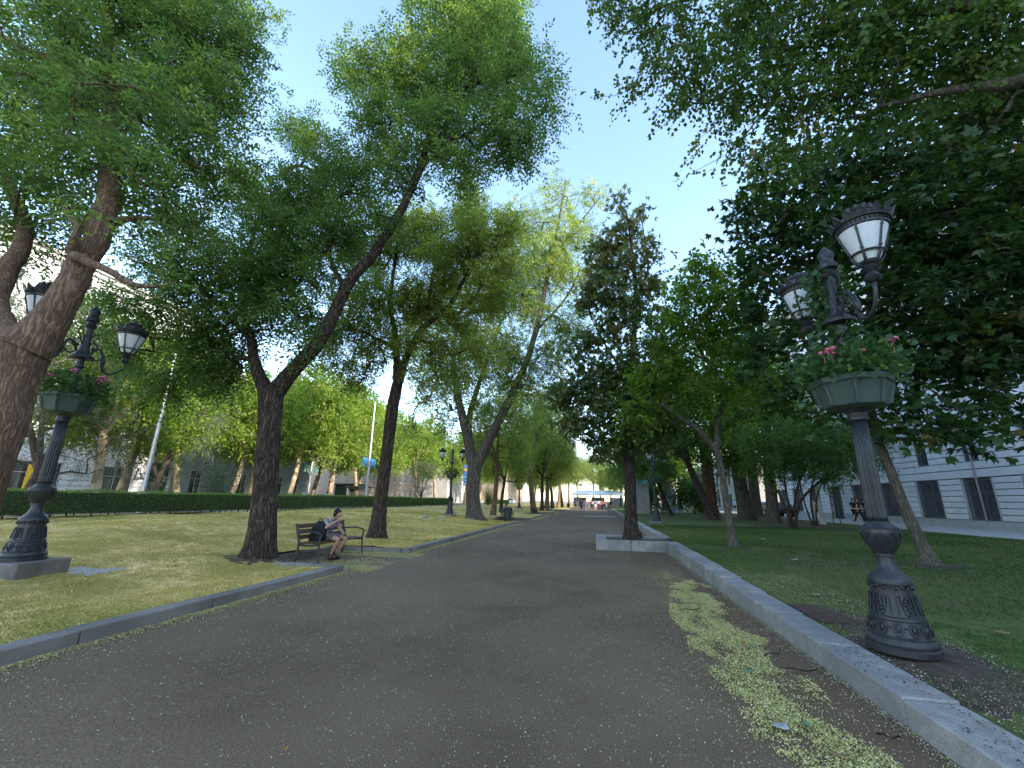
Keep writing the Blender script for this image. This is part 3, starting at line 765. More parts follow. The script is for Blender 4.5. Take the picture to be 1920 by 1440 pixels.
T3_LIMBS = [[(-7.35, 14.1, 0.06, 0.327), (-7.34, 14.1, 0.5, 0.275), (-7.32, 14.1, 1.55, 0.224), (-7.26, 14.1, 3.01, 0.206), (-7.21, 14.1, 4.55, 0.215), (-7.06, 14.1, 5.85, 0.189)], [(-7.04, 14.1, 5.65, 0.172), (-6.78, 14.1, 6.78, 0.112), (-6.17, 14.0, 7.67, 0.103), (-5.23, 13.9, 8.32, 0.086), (-4.53, 13.8, 9.53, 0.06), (-3.94, 13.7, 10.99, 0.034)], [(-7.12, 14.1, 5.75, 0.172), (-7.37, 14.2, 7.28, 0.112), (-7.85, 14.3, 8.92, 0.086), (-7.76, 14.4, 11.13, 0.06), (-8.16, 14.5, 13.57, 0.034)], [(-7.34, 14.2, 6.95, 0.069), (-8.22, 14.0, 7.47, 0.052), (-9.5, 13.8, 7.91, 0.026)], [(-6.07, 14.0, 7.77, 0.069), (-6.13, 14.3, 9.95, 0.052), (-5.9, 14.5, 12.24, 0.026)]]
T3_LOBES = [(-6.86, 14.1, 8.98, 1.14), (-8.51, 14.2, 9.16, 1.17), (-9.2, 13.9, 7.71, 1.03), (-8.03, 13.8, 6.74, 0.8), (-5.37, 14.0, 10.17, 1.24), (-4.07, 13.8, 10.84, 1.22), (-3.19, 13.6, 11.07, 0.8), (-4.69, 14.2, 12.64, 1.08), (-6.54, 14.4, 12.0, 1.32), (-7.95, 14.4, 11.9, 1.12), (-3.56, 13.7, 8.74, 0.97), (-4.72, 13.7, 7.77, 0.97), (-5.5, 13.8, 6.61, 0.77), (-9.1, 14.4, 11.26, 1.12), (-6.31, 13.7, 7.03, 0.78), (-2.96, 13.6, 9.71, 0.68), (-6.57, 13.6, 5.79, 0.48), (-10.01, 14.3, 9.32, 0.87), (-9.73, 13.9, 6.64, 0.86), (-8.68, 13.8, 5.83, 0.67), (-10.51, 14.0, 7.6, 0.8), (-4.92, 13.7, 5.95, 0.72), (-3.85, 13.6, 6.56, 0.78), (-5.78, 13.7, 5.4, 0.57), (-7.79, 14.0, 7.66, 1.02), (-5.72, 14.0, 8.84, 1.02), (-2.84, 13.8, 11.63, 0.71)]
T4_LIMBS = [[(-7.83, 28.0, -0.04, 0.68), (-7.94, 28.0, 0.85, 0.5), (-8.06, 28.0, 2.03, 0.45), (-7.99, 28.0, 3.77, 0.48)], [(-8.05, 28.0, 3.42, 0.38), (-8.78, 28.0, 6.31, 0.3), (-9.44, 28.0, 8.6, 0.24), (-9.95, 28.2, 11.06, 0.16), (-9.79, 28.4, 14.49, 0.1), (-8.75, 28.6, 18.08, 0.06)], [(-7.91, 28.0, 3.59, 0.38), (-6.72, 27.8, 5.88, 0.3), (-5.26, 27.6, 8.75, 0.24), (-3.98, 27.5, 12.12, 0.2), (-3.23, 27.5, 15.71, 0.16), (-2.64, 27.6, 19.15, 0.12), (-2.03, 27.7, 22.33, 0.08), (-1.59, 27.8, 25.21, 0.04)], [(-8.19, 28.0, 4.12, 0.3), (-8.64, 28.5, 6.77, 0.22), (-7.94, 29.0, 10.41, 0.14), (-6.7, 29.3, 14.68, 0.08)], [(-3.8, 27.5, 12.9, 0.1), (-1.71, 27.2, 15.03, 0.07), (-0.55, 27.0, 17.29, 0.04)], [(-2.84, 27.6, 18.29, 0.1), (-0.66, 27.4, 21.03, 0.06), (0.94, 27.3, 23.02, 0.03)]]
T4_LOBES = [(-4.04, 27.8, 16.36, 2.32), (-2.45, 27.6, 18.69, 2.14), (-6.94, 28.4, 15.59, 2.39), (-1.01, 27.2, 13.38, 1.74), (-2.3, 27.2, 11.91, 1.73), (-6.74, 28.0, 11.65, 2.28), (-4.73, 27.6, 10.24, 2.01), (-2.22, 27.8, 23.85, 1.91), (-4.09, 28.0, 21.86, 1.92), (-1.65, 27.6, 20.38, 1.92), (0.37, 27.4, 23.18, 1.3), (-3.23, 27.6, 17.9, 2.29), (-4.94, 28.3, 19.37, 1.9), (-5.86, 28.5, 22.43, 1.97), (-1.32, 27.4, 16.75, 1.66), (-7.07, 28.6, 18.85, 2.18), (-5.68, 28.2, 15.4, 2.32), (-3.62, 27.6, 14.14, 2.0), (-9.14, 28.6, 17.2, 2.18), (-8.15, 28.6, 13.61, 2.34), (-10.12, 28.4, 12.8, 2.1), (-5.58, 28.0, 11.99, 2.01), (-3.25, 27.6, 11.33, 1.61), (-9.02, 28.0, 9.76, 2.24), (-6.97, 27.6, 9.57, 2.07), (-5.05, 27.4, 9.06, 1.91), (-10.6, 28.0, 9.42, 1.8), (-7.56, 27.3, 7.26, 1.47), (-1.74, 27.2, 13.04, 1.49), (-9.87, 28.6, 7.19, 1.56), (-12.62, 29.0, 14.94, 2.33), (-12.79, 29.0, 11.45, 2.15), (-11.41, 29.0, 16.67, 2.22), (-0.48, 27.2, 19.98, 1.57), (0.16, 27.0, 16.4, 1.51), (-12.36, 28.6, 8.03, 1.63), (-13.47, 28.6, 6.48, 1.35), (-5.2, 27.4, 6.87, 1.42), (-3.74, 27.2, 8.05, 1.41), (-2.66, 27.1, 10.0, 1.42), (-10.45, 28.2, 5.99, 1.23), (-14.25, 29.0, 13.26, 1.95)]
MAG_LIMBS = [[(1.19, 16.2, 0.27, 0.3), (1.14, 16.2, 0.71, 0.23), (1.17, 16.2, 1.88, 0.2), (1.2, 16.2, 3.21, 0.19), (1.34, 16.2, 4.99, 0.16), (1.49, 16.2, 6.67, 0.13), (1.69, 16.2, 8.43, 0.1), (1.81, 16.2, 9.81, 0.08), (1.75, 16.2, 11.52, 0.05), (1.64, 16.2, 13.33, 0.025)], [(1.74, 16.2, 9.34, 0.06), (2.32, 16.1, 10.66, 0.04), (2.24, 16.1, 12.66, 0.02)], [(1.32, 16.2, 4.59, 0.07), (0.12, 15.9, 4.96, 0.05), (-0.85, 15.6, 5.12, 0.02)], [(1.25, 16.2, 3.4, 0.06), (0.26, 16.0, 3.58, 0.04), (-0.69, 15.8, 3.65, 0.02)], [(1.42, 16.2, 5.82, 0.06), (0.62, 16.4, 7.44, 0.04), (0.04, 16.6, 8.71, 0.02)]]
MAG_LOBES = [(1.28, 16.2, 13.77, 0.41), (2.23, 16.1, 13.18, 0.36), (1.7, 16.2, 12.54, 0.67), (1.03, 16.2, 12.1, 0.67), (2.58, 16.1, 11.37, 0.48), (0.45, 16.4, 11.27, 0.77), (1.61, 16.2, 10.79, 0.87), (2.26, 16.1, 9.72, 0.64), (0.71, 16.3, 9.71, 0.92), (-0.15, 16.5, 9.64, 0.62), (1.69, 16.1, 8.61, 0.84), (0.85, 16.2, 8.03, 0.84), (0.01, 16.3, 7.66, 0.6), (2.44, 15.9, 8.25, 0.57), (1.37, 16.0, 6.61, 1.01), (0.16, 15.9, 5.99, 0.91), (-0.65, 15.7, 5.34, 0.76), (0.7, 15.8, 4.92, 1.08), (1.88, 16.0, 5.34, 0.89), (-0.29, 15.7, 4.13, 0.88), (-1.06, 15.6, 4.32, 0.55), (0.82, 15.8, 3.55, 0.86), (1.96, 16.0, 3.75, 0.77), (0.25, 15.8, 3.17, 0.48), (-1.24, 15.6, 5.23, 0.6), (2.67, 15.9, 6.1, 0.69), (2.55, 15.9, 4.5, 0.73), (2.56, 15.9, 7.15, 0.6), (-0.63, 16.2, 7.21, 0.59)]
R2_LIMBS = [[(3.81, 14.0, 0.24, 0.17), (3.77, 14.0, 0.52, 0.115), (3.73, 14.0, 1.56, 0.1), (3.67, 14.0, 2.65, 0.095), (3.61, 14.0, 3.09, 0.1)], [(3.61, 14.0, 3.05, 0.08), (3.12, 13.8, 3.67, 0.07), (2.5, 13.6, 4.15, 0.06), (1.96, 13.5, 4.47, 0.04), (1.23, 13.4, 4.39, 0.02)], [(3.61, 14.0, 3.05, 0.085), (3.73, 14.0, 3.95, 0.075), (4.02, 14.0, 4.79, 0.07), (3.95, 14.0, 5.4, 0.06), (3.62, 14.0, 6.04, 0.05), (3.33, 14.0, 6.98, 0.04), (3.6, 14.0, 8.51, 0.025)], [(4.02, 14.0, 4.79, 0.05), (4.69, 13.8, 5.57, 0.04), (5.31, 13.6, 6.17, 0.02)], [(3.71, 14.0, 3.78, 0.04), (4.47, 13.6, 4.19, 0.03), (5.39, 13.3, 4.34, 0.02)], [(3.68, 14.0, 5.86, 0.04), (2.93, 14.1, 6.29, 0.03), (1.89, 14.2, 5.82, 0.015)]]
R2_LOBES = [(3.66, 14.0, 9.11, 0.55), (4.46, 14.0, 8.64, 0.71), (3.05, 14.0, 7.96, 0.72), (3.84, 14.0, 7.52, 0.79), (4.78, 13.9, 7.41, 0.69), (2.31, 14.1, 7.08, 0.68), (3.25, 14.0, 6.43, 0.66), (4.31, 13.8, 6.3, 0.71), (5.14, 13.6, 6.01, 0.62), (2.05, 14.1, 5.78, 0.67), (2.93, 13.8, 5.12, 0.64), (2.04, 13.5, 4.39, 0.49), (1.23, 13.4, 4.22, 0.46), (1.11, 13.5, 4.93, 0.37), (4.86, 13.6, 5.0, 0.64), (3.65, 13.6, 4.87, 0.57), (4.44, 13.5, 4.17, 0.4)]
R3_LIMBS = [[(6.98, 11.4, 0.27, 0.2), (6.94, 11.4, 0.56, 0.126), (6.75, 11.4, 1.38, 0.107), (6.62, 11.4, 2.2, 0.096), (6.48, 11.4, 3.05, 0.092), (6.45, 11.4, 4.08, 0.089), (6.74, 11.5, 5.47, 0.081), (7.36, 11.7, 7.3, 0.067), (8.16, 12.0, 9.38, 0.044)], [(6.43, 11.4, 3.56, 0.052), (5.61, 11.2, 4.06, 0.037), (4.91, 11.0, 4.56, 0.022)], [(6.62, 11.45, 4.9, 0.052), (8.03, 11.4, 5.64, 0.037), (9.3, 11.3, 5.79, 0.022)], [(6.83, 11.5, 5.75, 0.052), (5.91, 11.3, 7.21, 0.037), (4.99, 11.1, 8.45, 0.022)], [(7.36, 11.7, 7.3, 0.044), (9.08, 11.6, 8.97, 0.03), (10.39, 11.5, 10.37, 0.022)], [(6.55, 11.4, 4.35, 0.037), (7.18, 11.0, 3.72, 0.03), (7.82, 10.8, 3.54, 0.015)]]
R3_LOBES = [(5.2, 11.6, 10.72, 0.7), (5.92, 11.5, 10.17, 1.13), (4.87, 11.4, 8.67, 0.81), (7.43, 11.7, 10.66, 1.36), (9.14, 12.0, 11.77, 1.39), (10.48, 12.0, 11.91, 1.52), (11.65, 12.0, 12.07, 1.34), (5.81, 11.3, 8.17, 1.14), (7.4, 11.6, 8.52, 1.36), (9.04, 11.7, 9.05, 1.56), (10.65, 11.7, 9.33, 1.53), (4.56, 11.2, 6.81, 0.7), (5.55, 11.1, 6.24, 1.0), (6.98, 11.3, 6.38, 1.2), (8.49, 11.4, 6.74, 1.45), (9.96, 11.4, 6.91, 1.42), (4.43, 11.0, 5.41, 0.6), (5.41, 11.0, 4.81, 0.83), (6.73, 11.2, 4.68, 0.95), (8.07, 11.2, 4.88, 1.12), (9.34, 11.2, 4.95, 1.1), (5.85, 10.9, 3.73, 0.55), (6.87, 10.9, 3.52, 0.6), (7.72, 10.8, 3.54, 0.7), (8.64, 10.8, 3.69, 0.63), (10.32, 11.3, 5.72, 1.23), (11.22, 11.5, 8.63, 1.46), (3.96, 10.9, 4.84, 0.46), (6.34, 10.8, 3.21, 0.33), (4.45, 11.5, 9.48, 0.61), (4.31, 11.3, 7.68, 0.5), (5.11, 10.8, 3.47, 0.37), (4.52, 10.8, 3.99, 0.5), (7.0, 10.6, 3.05, 0.46), (8.58, 11.0, 7.38, 1.16), (9.11, 10.9, 5.37, 0.96), (9.95, 11.0, 7.68, 1.14), (7.2, 10.9, 5.22, 0.87), (8.05, 10.6, 3.04, 0.39), (11.54, 12.3, 12.8, 1.4)]
R0_LIMBS = [[(4.04, 3.4, 0.15, 0.3), (4.55, 3.4, 1.69, 0.26), (5.38, 3.5, 3.85, 0.22), (6.16, 3.6, 5.87, 0.18), (7.22, 3.7, 8.57, 0.1)], [(5.52, 3.5, 4.28, 0.13), (5.3, 3.9, 5.41, 0.1), (4.65, 4.4, 6.76, 0.08), (3.62, 4.9, 7.59, 0.05), (2.65, 5.2, 7.56, 0.03), (1.81, 5.4, 7.19, 0.015)], [(5.9, 3.55, 5.28, 0.12), (5.81, 4.1, 7.02, 0.09), (4.6, 4.6, 8.14, 0.06), (2.79, 5.1, 8.93, 0.04), (1.2, 5.4, 9.17, 0.015)], [(6.08, 3.6, 5.59, 0.1), (5.09, 4.2, 5.65, 0.07), (4.33, 4.7, 6.14, 0.05), (3.62, 5.0, 6.3, 0.02)]]
R0_LOBES = [(0.29, 5.5, 9.68, 0.26), (0.87, 5.4, 9.31, 0.39), (1.48, 5.3, 8.83, 0.5), (2.17, 5.2, 8.29, 0.59), (2.83, 5.1, 7.68, 0.59), (3.47, 5.0, 7.49, 0.6), (1.19, 5.4, 7.94, 0.31), (0.64, 5.5, 7.86, 0.2), (0.3, 5.5, 7.66, 0.13), (1.68, 5.3, 7.6, 0.39), (2.17, 5.2, 7.09, 0.41), (1.37, 5.4, 7.18, 0.22), (1.69, 5.4, 6.73, 0.2), (1.45, 5.4, 6.4, 0.17), (1.55, 5.4, 5.97, 0.1), (2.2, 5.3, 6.45, 0.31), (2.68, 5.2, 6.8, 0.4), (3.19, 5.1, 6.67, 0.42), (2.27, 5.3, 5.9, 0.16), (2.77, 5.2, 6.07, 0.27), (3.96, 4.8, 7.18, 0.6), (4.38, 4.7, 6.85, 0.57), (4.59, 4.5, 6.6, 0.53), (3.72, 5.0, 6.53, 0.4), (2.74, 5.0, 8.79, 0.69), (3.88, 4.8, 8.32, 0.7), (4.77, 4.6, 7.72, 0.7)]
SHA_LIMBS = [[(9.56, 25.0, 0.31, 0.07), (9.5, 25.0, 1.26, 0.06), (9.1, 24.9, 2.32, 0.045), (8.56, 24.7, 3.53, 0.04)], [(9.72, 25.1, 0.31, 0.07), (9.66, 25.1, 1.66, 0.05), (9.72, 25.2, 3.29, 0.05), (10.17, 25.2, 4.69, 0.03)], [(9.85, 25.0, 0.29, 0.07), (9.89, 25.0, 1.4, 0.06), (10.33, 25.0, 2.74, 0.07), (11.28, 25.0, 4.1, 0.03)], [(9.79, 25.0, 0.36, 0.06), (10.17, 25.0, 1.67, 0.07), (11.22, 24.8, 2.73, 0.05), (12.74, 24.6, 3.79, 0.02)]]
SHA_LOBES = [(8.37, 24.7, 4.08, 1.07), (9.84, 25.0, 4.67, 1.36), (11.4, 25.0, 4.94, 1.4), (12.64, 24.7, 4.34, 1.14), (8.7, 24.6, 2.97, 0.77), (7.92, 24.6, 4.92, 0.71), (11.7, 24.6, 3.26, 0.81), (10.32, 24.7, 3.53, 1.04), (13.11, 24.5, 3.52, 0.74), (10.9, 25.2, 6.12, 0.81)]
SHB_LIMBS = [[(12.51, 29.5, 0.28, 0.06), (12.25, 29.5, 1.4, 0.045), (12.13, 29.5, 2.96, 0.05), (12.17, 29.5, 3.92, 0.03)], [(12.63, 29.6, 0.25, 0.06), (12.67, 29.6, 2.02, 0.07), (13.2, 29.6, 3.61, 0.04)], [(12.71, 29.5, 0.31, 0.07), (12.87, 29.5, 1.72, 0.045), (13.54, 29.5, 3.29, 0.04)]]
SHB_LOBES = [(13.64, 29.6, 4.58, 1.58), (15.33, 29.5, 4.56, 1.45), (12.42, 29.5, 4.57, 1.16), (16.3, 29.5, 5.2, 1.13), (14.78, 29.7, 5.9, 1.33)]

T1_LIMBS[0] = [(-7.75, 4.0, .1, .36), (-7.62, 4.0, .6, .3)] + T1_LIMBS[0]
make_tree('pagoda_tree', 'massive brown-trunked tree forking low, beside the lamp at the left edge', (-7.75, 4.0, .15), T1_LIMBS, T1_LOBES, 'pagoda', 'brown',
          'pinnate', (.10, .04), 1020, 16, 1, .5, 1.45, .35, 36, .05)
make_tree('pagoda_tree', 'tall dark tree leaning over the path beside the near bench', (-7.33, 8.75, .1), T2_LIMBS, T2_LOBES, 'pagoda', 'dark',
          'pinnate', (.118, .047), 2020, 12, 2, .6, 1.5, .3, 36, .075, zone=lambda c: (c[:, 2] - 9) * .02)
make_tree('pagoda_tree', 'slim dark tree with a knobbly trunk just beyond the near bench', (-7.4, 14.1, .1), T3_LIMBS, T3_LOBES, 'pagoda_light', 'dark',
          'pinnate', (.125, .05), 1200, 12, 3, .6, 1.5, .3, 30, .085, zone=lambda c: .12 + (c[:, 0] + 6) * .05)  # leaf tint raised, most towards the right: sunlit look put into the colour
make_tree('pagoda_tree', 'very tall tree with ridged grey bark and wide V fork behind the litter bin', (-7.9, 28.0, .1), T4_LIMBS, T4_LOBES, 'pagoda_light', 'grey',
          'pinnate', (.19, .08), 2150, 7, 4, .95, 1.5, .3, 20, .08, rscale=.011, seg=.8, step=.3)
make_tree('magnolia_tree', 'dark conical magnolia standing in the granite planter', (1.14, 16.2, .2), MAG_LIMBS, MAG_LOBES, 'magnolia', 'dark',
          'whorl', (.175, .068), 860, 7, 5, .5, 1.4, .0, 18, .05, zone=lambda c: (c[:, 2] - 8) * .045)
make_tree('catalpa_tree', 'thin leaning tree with bright broad leaves on the shaded lawn', (3.8, 14.0, .25), R2_LIMBS, R2_LOBES, 'catalpa', 'thin',
          'simple', (.16, .11), 320, 6, 6, .45, 1.5, .35, 14, .04)
make_tree('chestnut_tree', 'huge dark chestnut with slanting trunk behind the near right lamp', (6.95, 11.4, .25), R3_LIMBS, R3_LOBES, 'chestnut', 'thin',
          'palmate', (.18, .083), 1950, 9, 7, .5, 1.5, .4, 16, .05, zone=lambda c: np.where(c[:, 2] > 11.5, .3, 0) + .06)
R0_LIMBS[0] = [(8.3, 3.35, .1, .34), (8.25, 3.4, 1.6, .28), (8.2, 3.45, 3.5, .25), (8.2, 3.5, 6.0, .2), (8.3, 3.6, 8.5, .13), (8.4, 3.7, 11, .06)]
make_tree('poplar_tree', 'poplar whose leafy branches hang into the sky from upper right', (8.3, 3.35, .2), R0_LIMBS, R0_LOBES, 'poplar', 'thin',
          'simple', (.066, .056), 760, 7, 8, .3, 1.25, .55, 14, .04, rscale=.004, seg=.25)
make_tree('maple_tree', 'low spreading dark maple with several stems, on bare soil', (9.6, 25.0, .25), SHA_LIMBS, SHA_LOBES, 'maple', 'dark',
          'simple', (.11, .085), 330, 9, 9, .6, 1.6, .2, 10, .04, rscale=.007, root_flare=False)
make_tree('maple_tree', 'second low dark maple with thin stems, nearer the pavement', (12.7, 29.5, .25), SHB_LIMBS, SHB_LOBES, 'maple', 'dark',
          'simple', (.12, .09), 260, 9, 10, .7, 1.6, .2, 10, .04, rscale=.007, root_flare=False)

# generic park tree: trunk height h, crown radius r, crown top z
def park_tree(name, label, x, y, h, r, top, leaf, bark, kind, size, clusters, per, seed, lean=(0, 0), rt=.2, spread=.8, droop=.3, group=None, nl=12, flat=1.0, z0=.2):
    rng = np.random.default_rng(seed)
    p0 = np.array([x, y, z0 - .1]); p1 = np.array([x + lean[0], y + lean[1], h])
    limbs = [[tuple(p0) + (rt,), tuple(p0 * .55 + p1 * .45 + rng.normal(0, .06, 3)) + (rt * .8,), tuple(p1) + (rt * .72,)]]
    lobes = []
    for i in range(nl):
        a = i * 2.4 + rng.uniform(-.3, .3); t = (i + .5) / nl
        zz = h + (top - h) * (.08 + .8 * t); rr = r * (.75 if t < .2 else 1) * math.sqrt(max(.05, 1 - max(0, t - .3) ** 2 / .6)) * .66
        c = (p1[0] + lean[0] * t + math.cos(a) * rr, p1[1] + lean[1] * t + math.sin(a) * rr, zz)
        lobes.append(c + (r * rng.uniform(.36, .52) * flat,))
    for k in range(4):
        a = k * 1.6 + rng.uniform(-.4, .4); e = np.array(lobes[min(nl - 1, 3 * k + 1)][:3])
        mid = p1 * .5 + e * .5 + np.array([0, 0, .2 * (top - h)]) * .3
        limbs.append([tuple(p1 - (p1 - p0) * .06) + (rt * .55,), tuple(mid) + (rt * .32,), tuple(e) + (rt * .1,)])
    return make_tree(name, label, (x, y, z0), limbs, lobes, leaf, bark, kind, size, clusters, per, seed, spread, 1.0, droop, 10, .06, group,
                     rscale=.012, seg=.9)
def again(src, label, x, y, rz, s, z=None):
    c = copy_tree(src); c.location = (x, y, src.location.z if z is None else z); c.rotation_euler.z = rz; c.scale = (s, s, s)
    c['label'] = label
    return c

# the row on down the left side of the promenade
g1 = 'trees in the row along the path'
ra = park_tree('pagoda_tree', 'slender reddish-trunked tree right behind the occupied far bench', -8.3, 35.0, 4.6, 3.6, 10.5, 'pagoda_light', 'brown', 'pinnate', (.15, .06), 420, 10, 21, (.2, .3), .24, .8, group=g1)
rb = park_tree('pagoda_tree', 'small dark-stemmed tree with a round head beyond the litter bin', -9.6, 44.0, 3.6, 3.6, 8.2, 'pagoda_light', 'dark', 'pinnate', (.16, .065), 420, 10, 22, (.3, .2), .2, .85, group=g1)
again(ra, 'straight grey tree beside the empty far bench', -7.2, 51.0, 2.0, 1.5)
again(rb, 'young thin tree just past the empty far bench', -7.1, 57.5, 1.0, 1.35)
again(ra, 'row tree in the middle distance, first of the close pair', -7.6, 67.5, 4.0, 1.6)
again(rb, 'row tree in the middle distance, second of the close pair', -7.5, 75.0, 3.0, 1.6)
again(ra, 'row tree leaning towards the path before the far crowd', -7.4, 84.0, 5.2, 1.2)
again(rb, 'thick row tree by the reclining figure far along the kerb', -7.5, 96.0, 2.2, 1.5)
again(ra, 'last big row tree beside the white canopy', -7.0, 112.0, .6, 1.3)
again(ra, 'bright yellow-green tree closing the avenue left of the canopy', -5.5, 135.0, 1.6, 1.5)
again(rb, 'round green tree closing the avenue right of the canopy', 6.0, 120.0, .4, 1.4)
# plane trees across the street
g2 = 'plane trees along the street'
pa = park_tree('plane_tree', 'pale-barked leaning plane in front of the shop window', -33.0, 25.0, 5.2, 4.2, 12.0, 'plane', 'plane', 'simple', (.24, .2), 420, 7, 31, (.5, .3), .3, 1.0, group=g2, z0=.3)
pb = park_tree('plane_tree', 'plane with glowing foliage by the blue stucco facade', -33.0, 34.6, 5.5, 4.6, 13.0, 'plane', 'plane', 'simple', (.24, .2), 480, 7, 32, (.2, .9), .26, 1.0, group=g2, z0=.3)
pcs = [('bright plane behind the near bench, slanting right', -33, 42.2, 1.05), ('bright plane left of the banner pole', -33, 50, 1.1), ('plane hidden half behind the banner pole', -33, 57.0, 1.05),
       ('plane just right of the banner pole, over the shelter', -34, 65.0, 1.1), ('plane shading the bus shelter roof', -40, 56.0, 1.15), ('tall plane in the second row behind the shelter', -40, 68, 1.2),
       ('plane before the cream apartment block', -33, 78, 1.1), ('second plane before the cream apartment block', -34, 90, 1.15), ('plane next to the road direction sign', -31, 101, 1.1), ('far plane near the red car', -32, 118, 1.2),
       ('most distant plane on the street', -30, 140, 1.4), ('plane in front of the stucco building door', -40, 45, 1.1), ('plane at the corner of the two left buildings', -41, 37, 1.1)]
for i, (lb, x, y, s) in enumerate(pcs):
    again(pa if i % 2 else pb, lb, x, y, i * 1.3, s * 1.18, .3)
# cedars
g3 = 'cedars before the stone building'
ce = park_tree('cedar_tree', 'grey-green drooping cedar left of the shop window', -29.0, 17.5, 2.6, 3.8, 13.5, 'cedar', 'grey', 'needle', (.12, .036), 330, 12, 41, (.6, 0), .28, .95, .7, g3, 16, z0=.3)
again(ce, 'drooping cedar with reddish trunk beside the silver pole', -30.5, 25.6, 2.5, 1.0, .3)
again(ce, 'cedar filling the gap behind the left lamp post', -25.5, 12.6, 4.1, .95, .3)
again(pa, 'plane between the two near cedars', -28.5, 20.6, 2.9, 1.0, .3)
again(ce, 'dark flat-topped cedar beyond the second tree trunk', -26.0, 62.0, 1.2, .55, .3)
# trees on the right lawn, farther back
g4 = 'trees standing on the shaded lawn'
big = park_tree('lime_tree', 'thick straight ridged trunk standing left of the maples', 10.9, 36.0, 5.4, 5.2, 17.0, 'catalpa', 'grey', 'simple', (.2, .15), 520, 8, 51, (-.3, 0), .62, 1.0, group=g4)
again(big, 'mottled trunk with swollen foot between big trunk and maples', 11.3, 32.2, 2.2, .72)
ln_ = park_tree('lime_tree', 'dark trunk leaning left in front of the palm', 8.35, 34.5, 4.8, 4.0, 12.0, 'maple', 'dark', 'simple', (.18, .13), 420, 8, 52, (-1.6, .4), .3, .9, group=g4)
again(ln_, 'slanting thin trunk beside the second right-hand lamp', 6.9, 44.0, .3, .7)
again(big, 'pale green tree behind the maples by the pavement', 14.8, 46.0, 4.0, .95)
again(big, 'pale tree far behind the palm', 9.0, 62.0, 1.0, 1.0)
again(ln_, 'dark round tree behind the stone monument', 4.6, 66.0, 2.2, 1.0)
again(big, 'tree beyond the monument at the end of the lawn', 12.5, 84.0, 3.1, 1.1)
again(ln_, 'dark low tree near the far end of the kerb', 5.4, 92.0, 4.4, 1.15)
mp = park_tree('maple_tree', 'small bushy maple behind the grey columns', 10.4, 52.0, 1.3, 2.4, 4.2, 'maple', 'dark', 'simple', (.16, .12), 260, 8, 53, (.2, 0), .12, .7, group=g4)
again(mp, 'small bushy maple next to the stone monument', 5.9, 53.0, 1.9, 1.0)
# far masses
fs = [(-12, 142, 1.5, ra), (4.5, 146, 1.5, rb), (-16, 128, 1.4, rb), (13, 134, 1.5, ra), (-14, 175, 1.9, ra), (-2, 190, 2.0, ra), (9, 175, 1.8, rb), (20, 165, 2.2, big), (-26, 185, 1.8, pa), (30, 190, 2.0, big), (-40, 200, 1.8, pb), (2, 215, 2.2, ra), (17, 110, 1.3, big)]
fl = ['tree left of the canopy behind the row', 'tree right behind the canopy', 'tree beyond the last row tree towards the street', 'tree far right of the canopy on the lawn', 'far tree left of the avenue axis', 'far tree on the avenue axis', 'far tree right of the avenue axis', 'far broad tree beyond the white block', 'far plane past the peach block', 'farthest broad tree at right', 'farthest plane at left', 'farthest tree over the canopy', 'broad tree beside the white office block']
for (x, y, s, src), lb in zip(fs, fl): again(src, lb, x, y, x * .7, s)
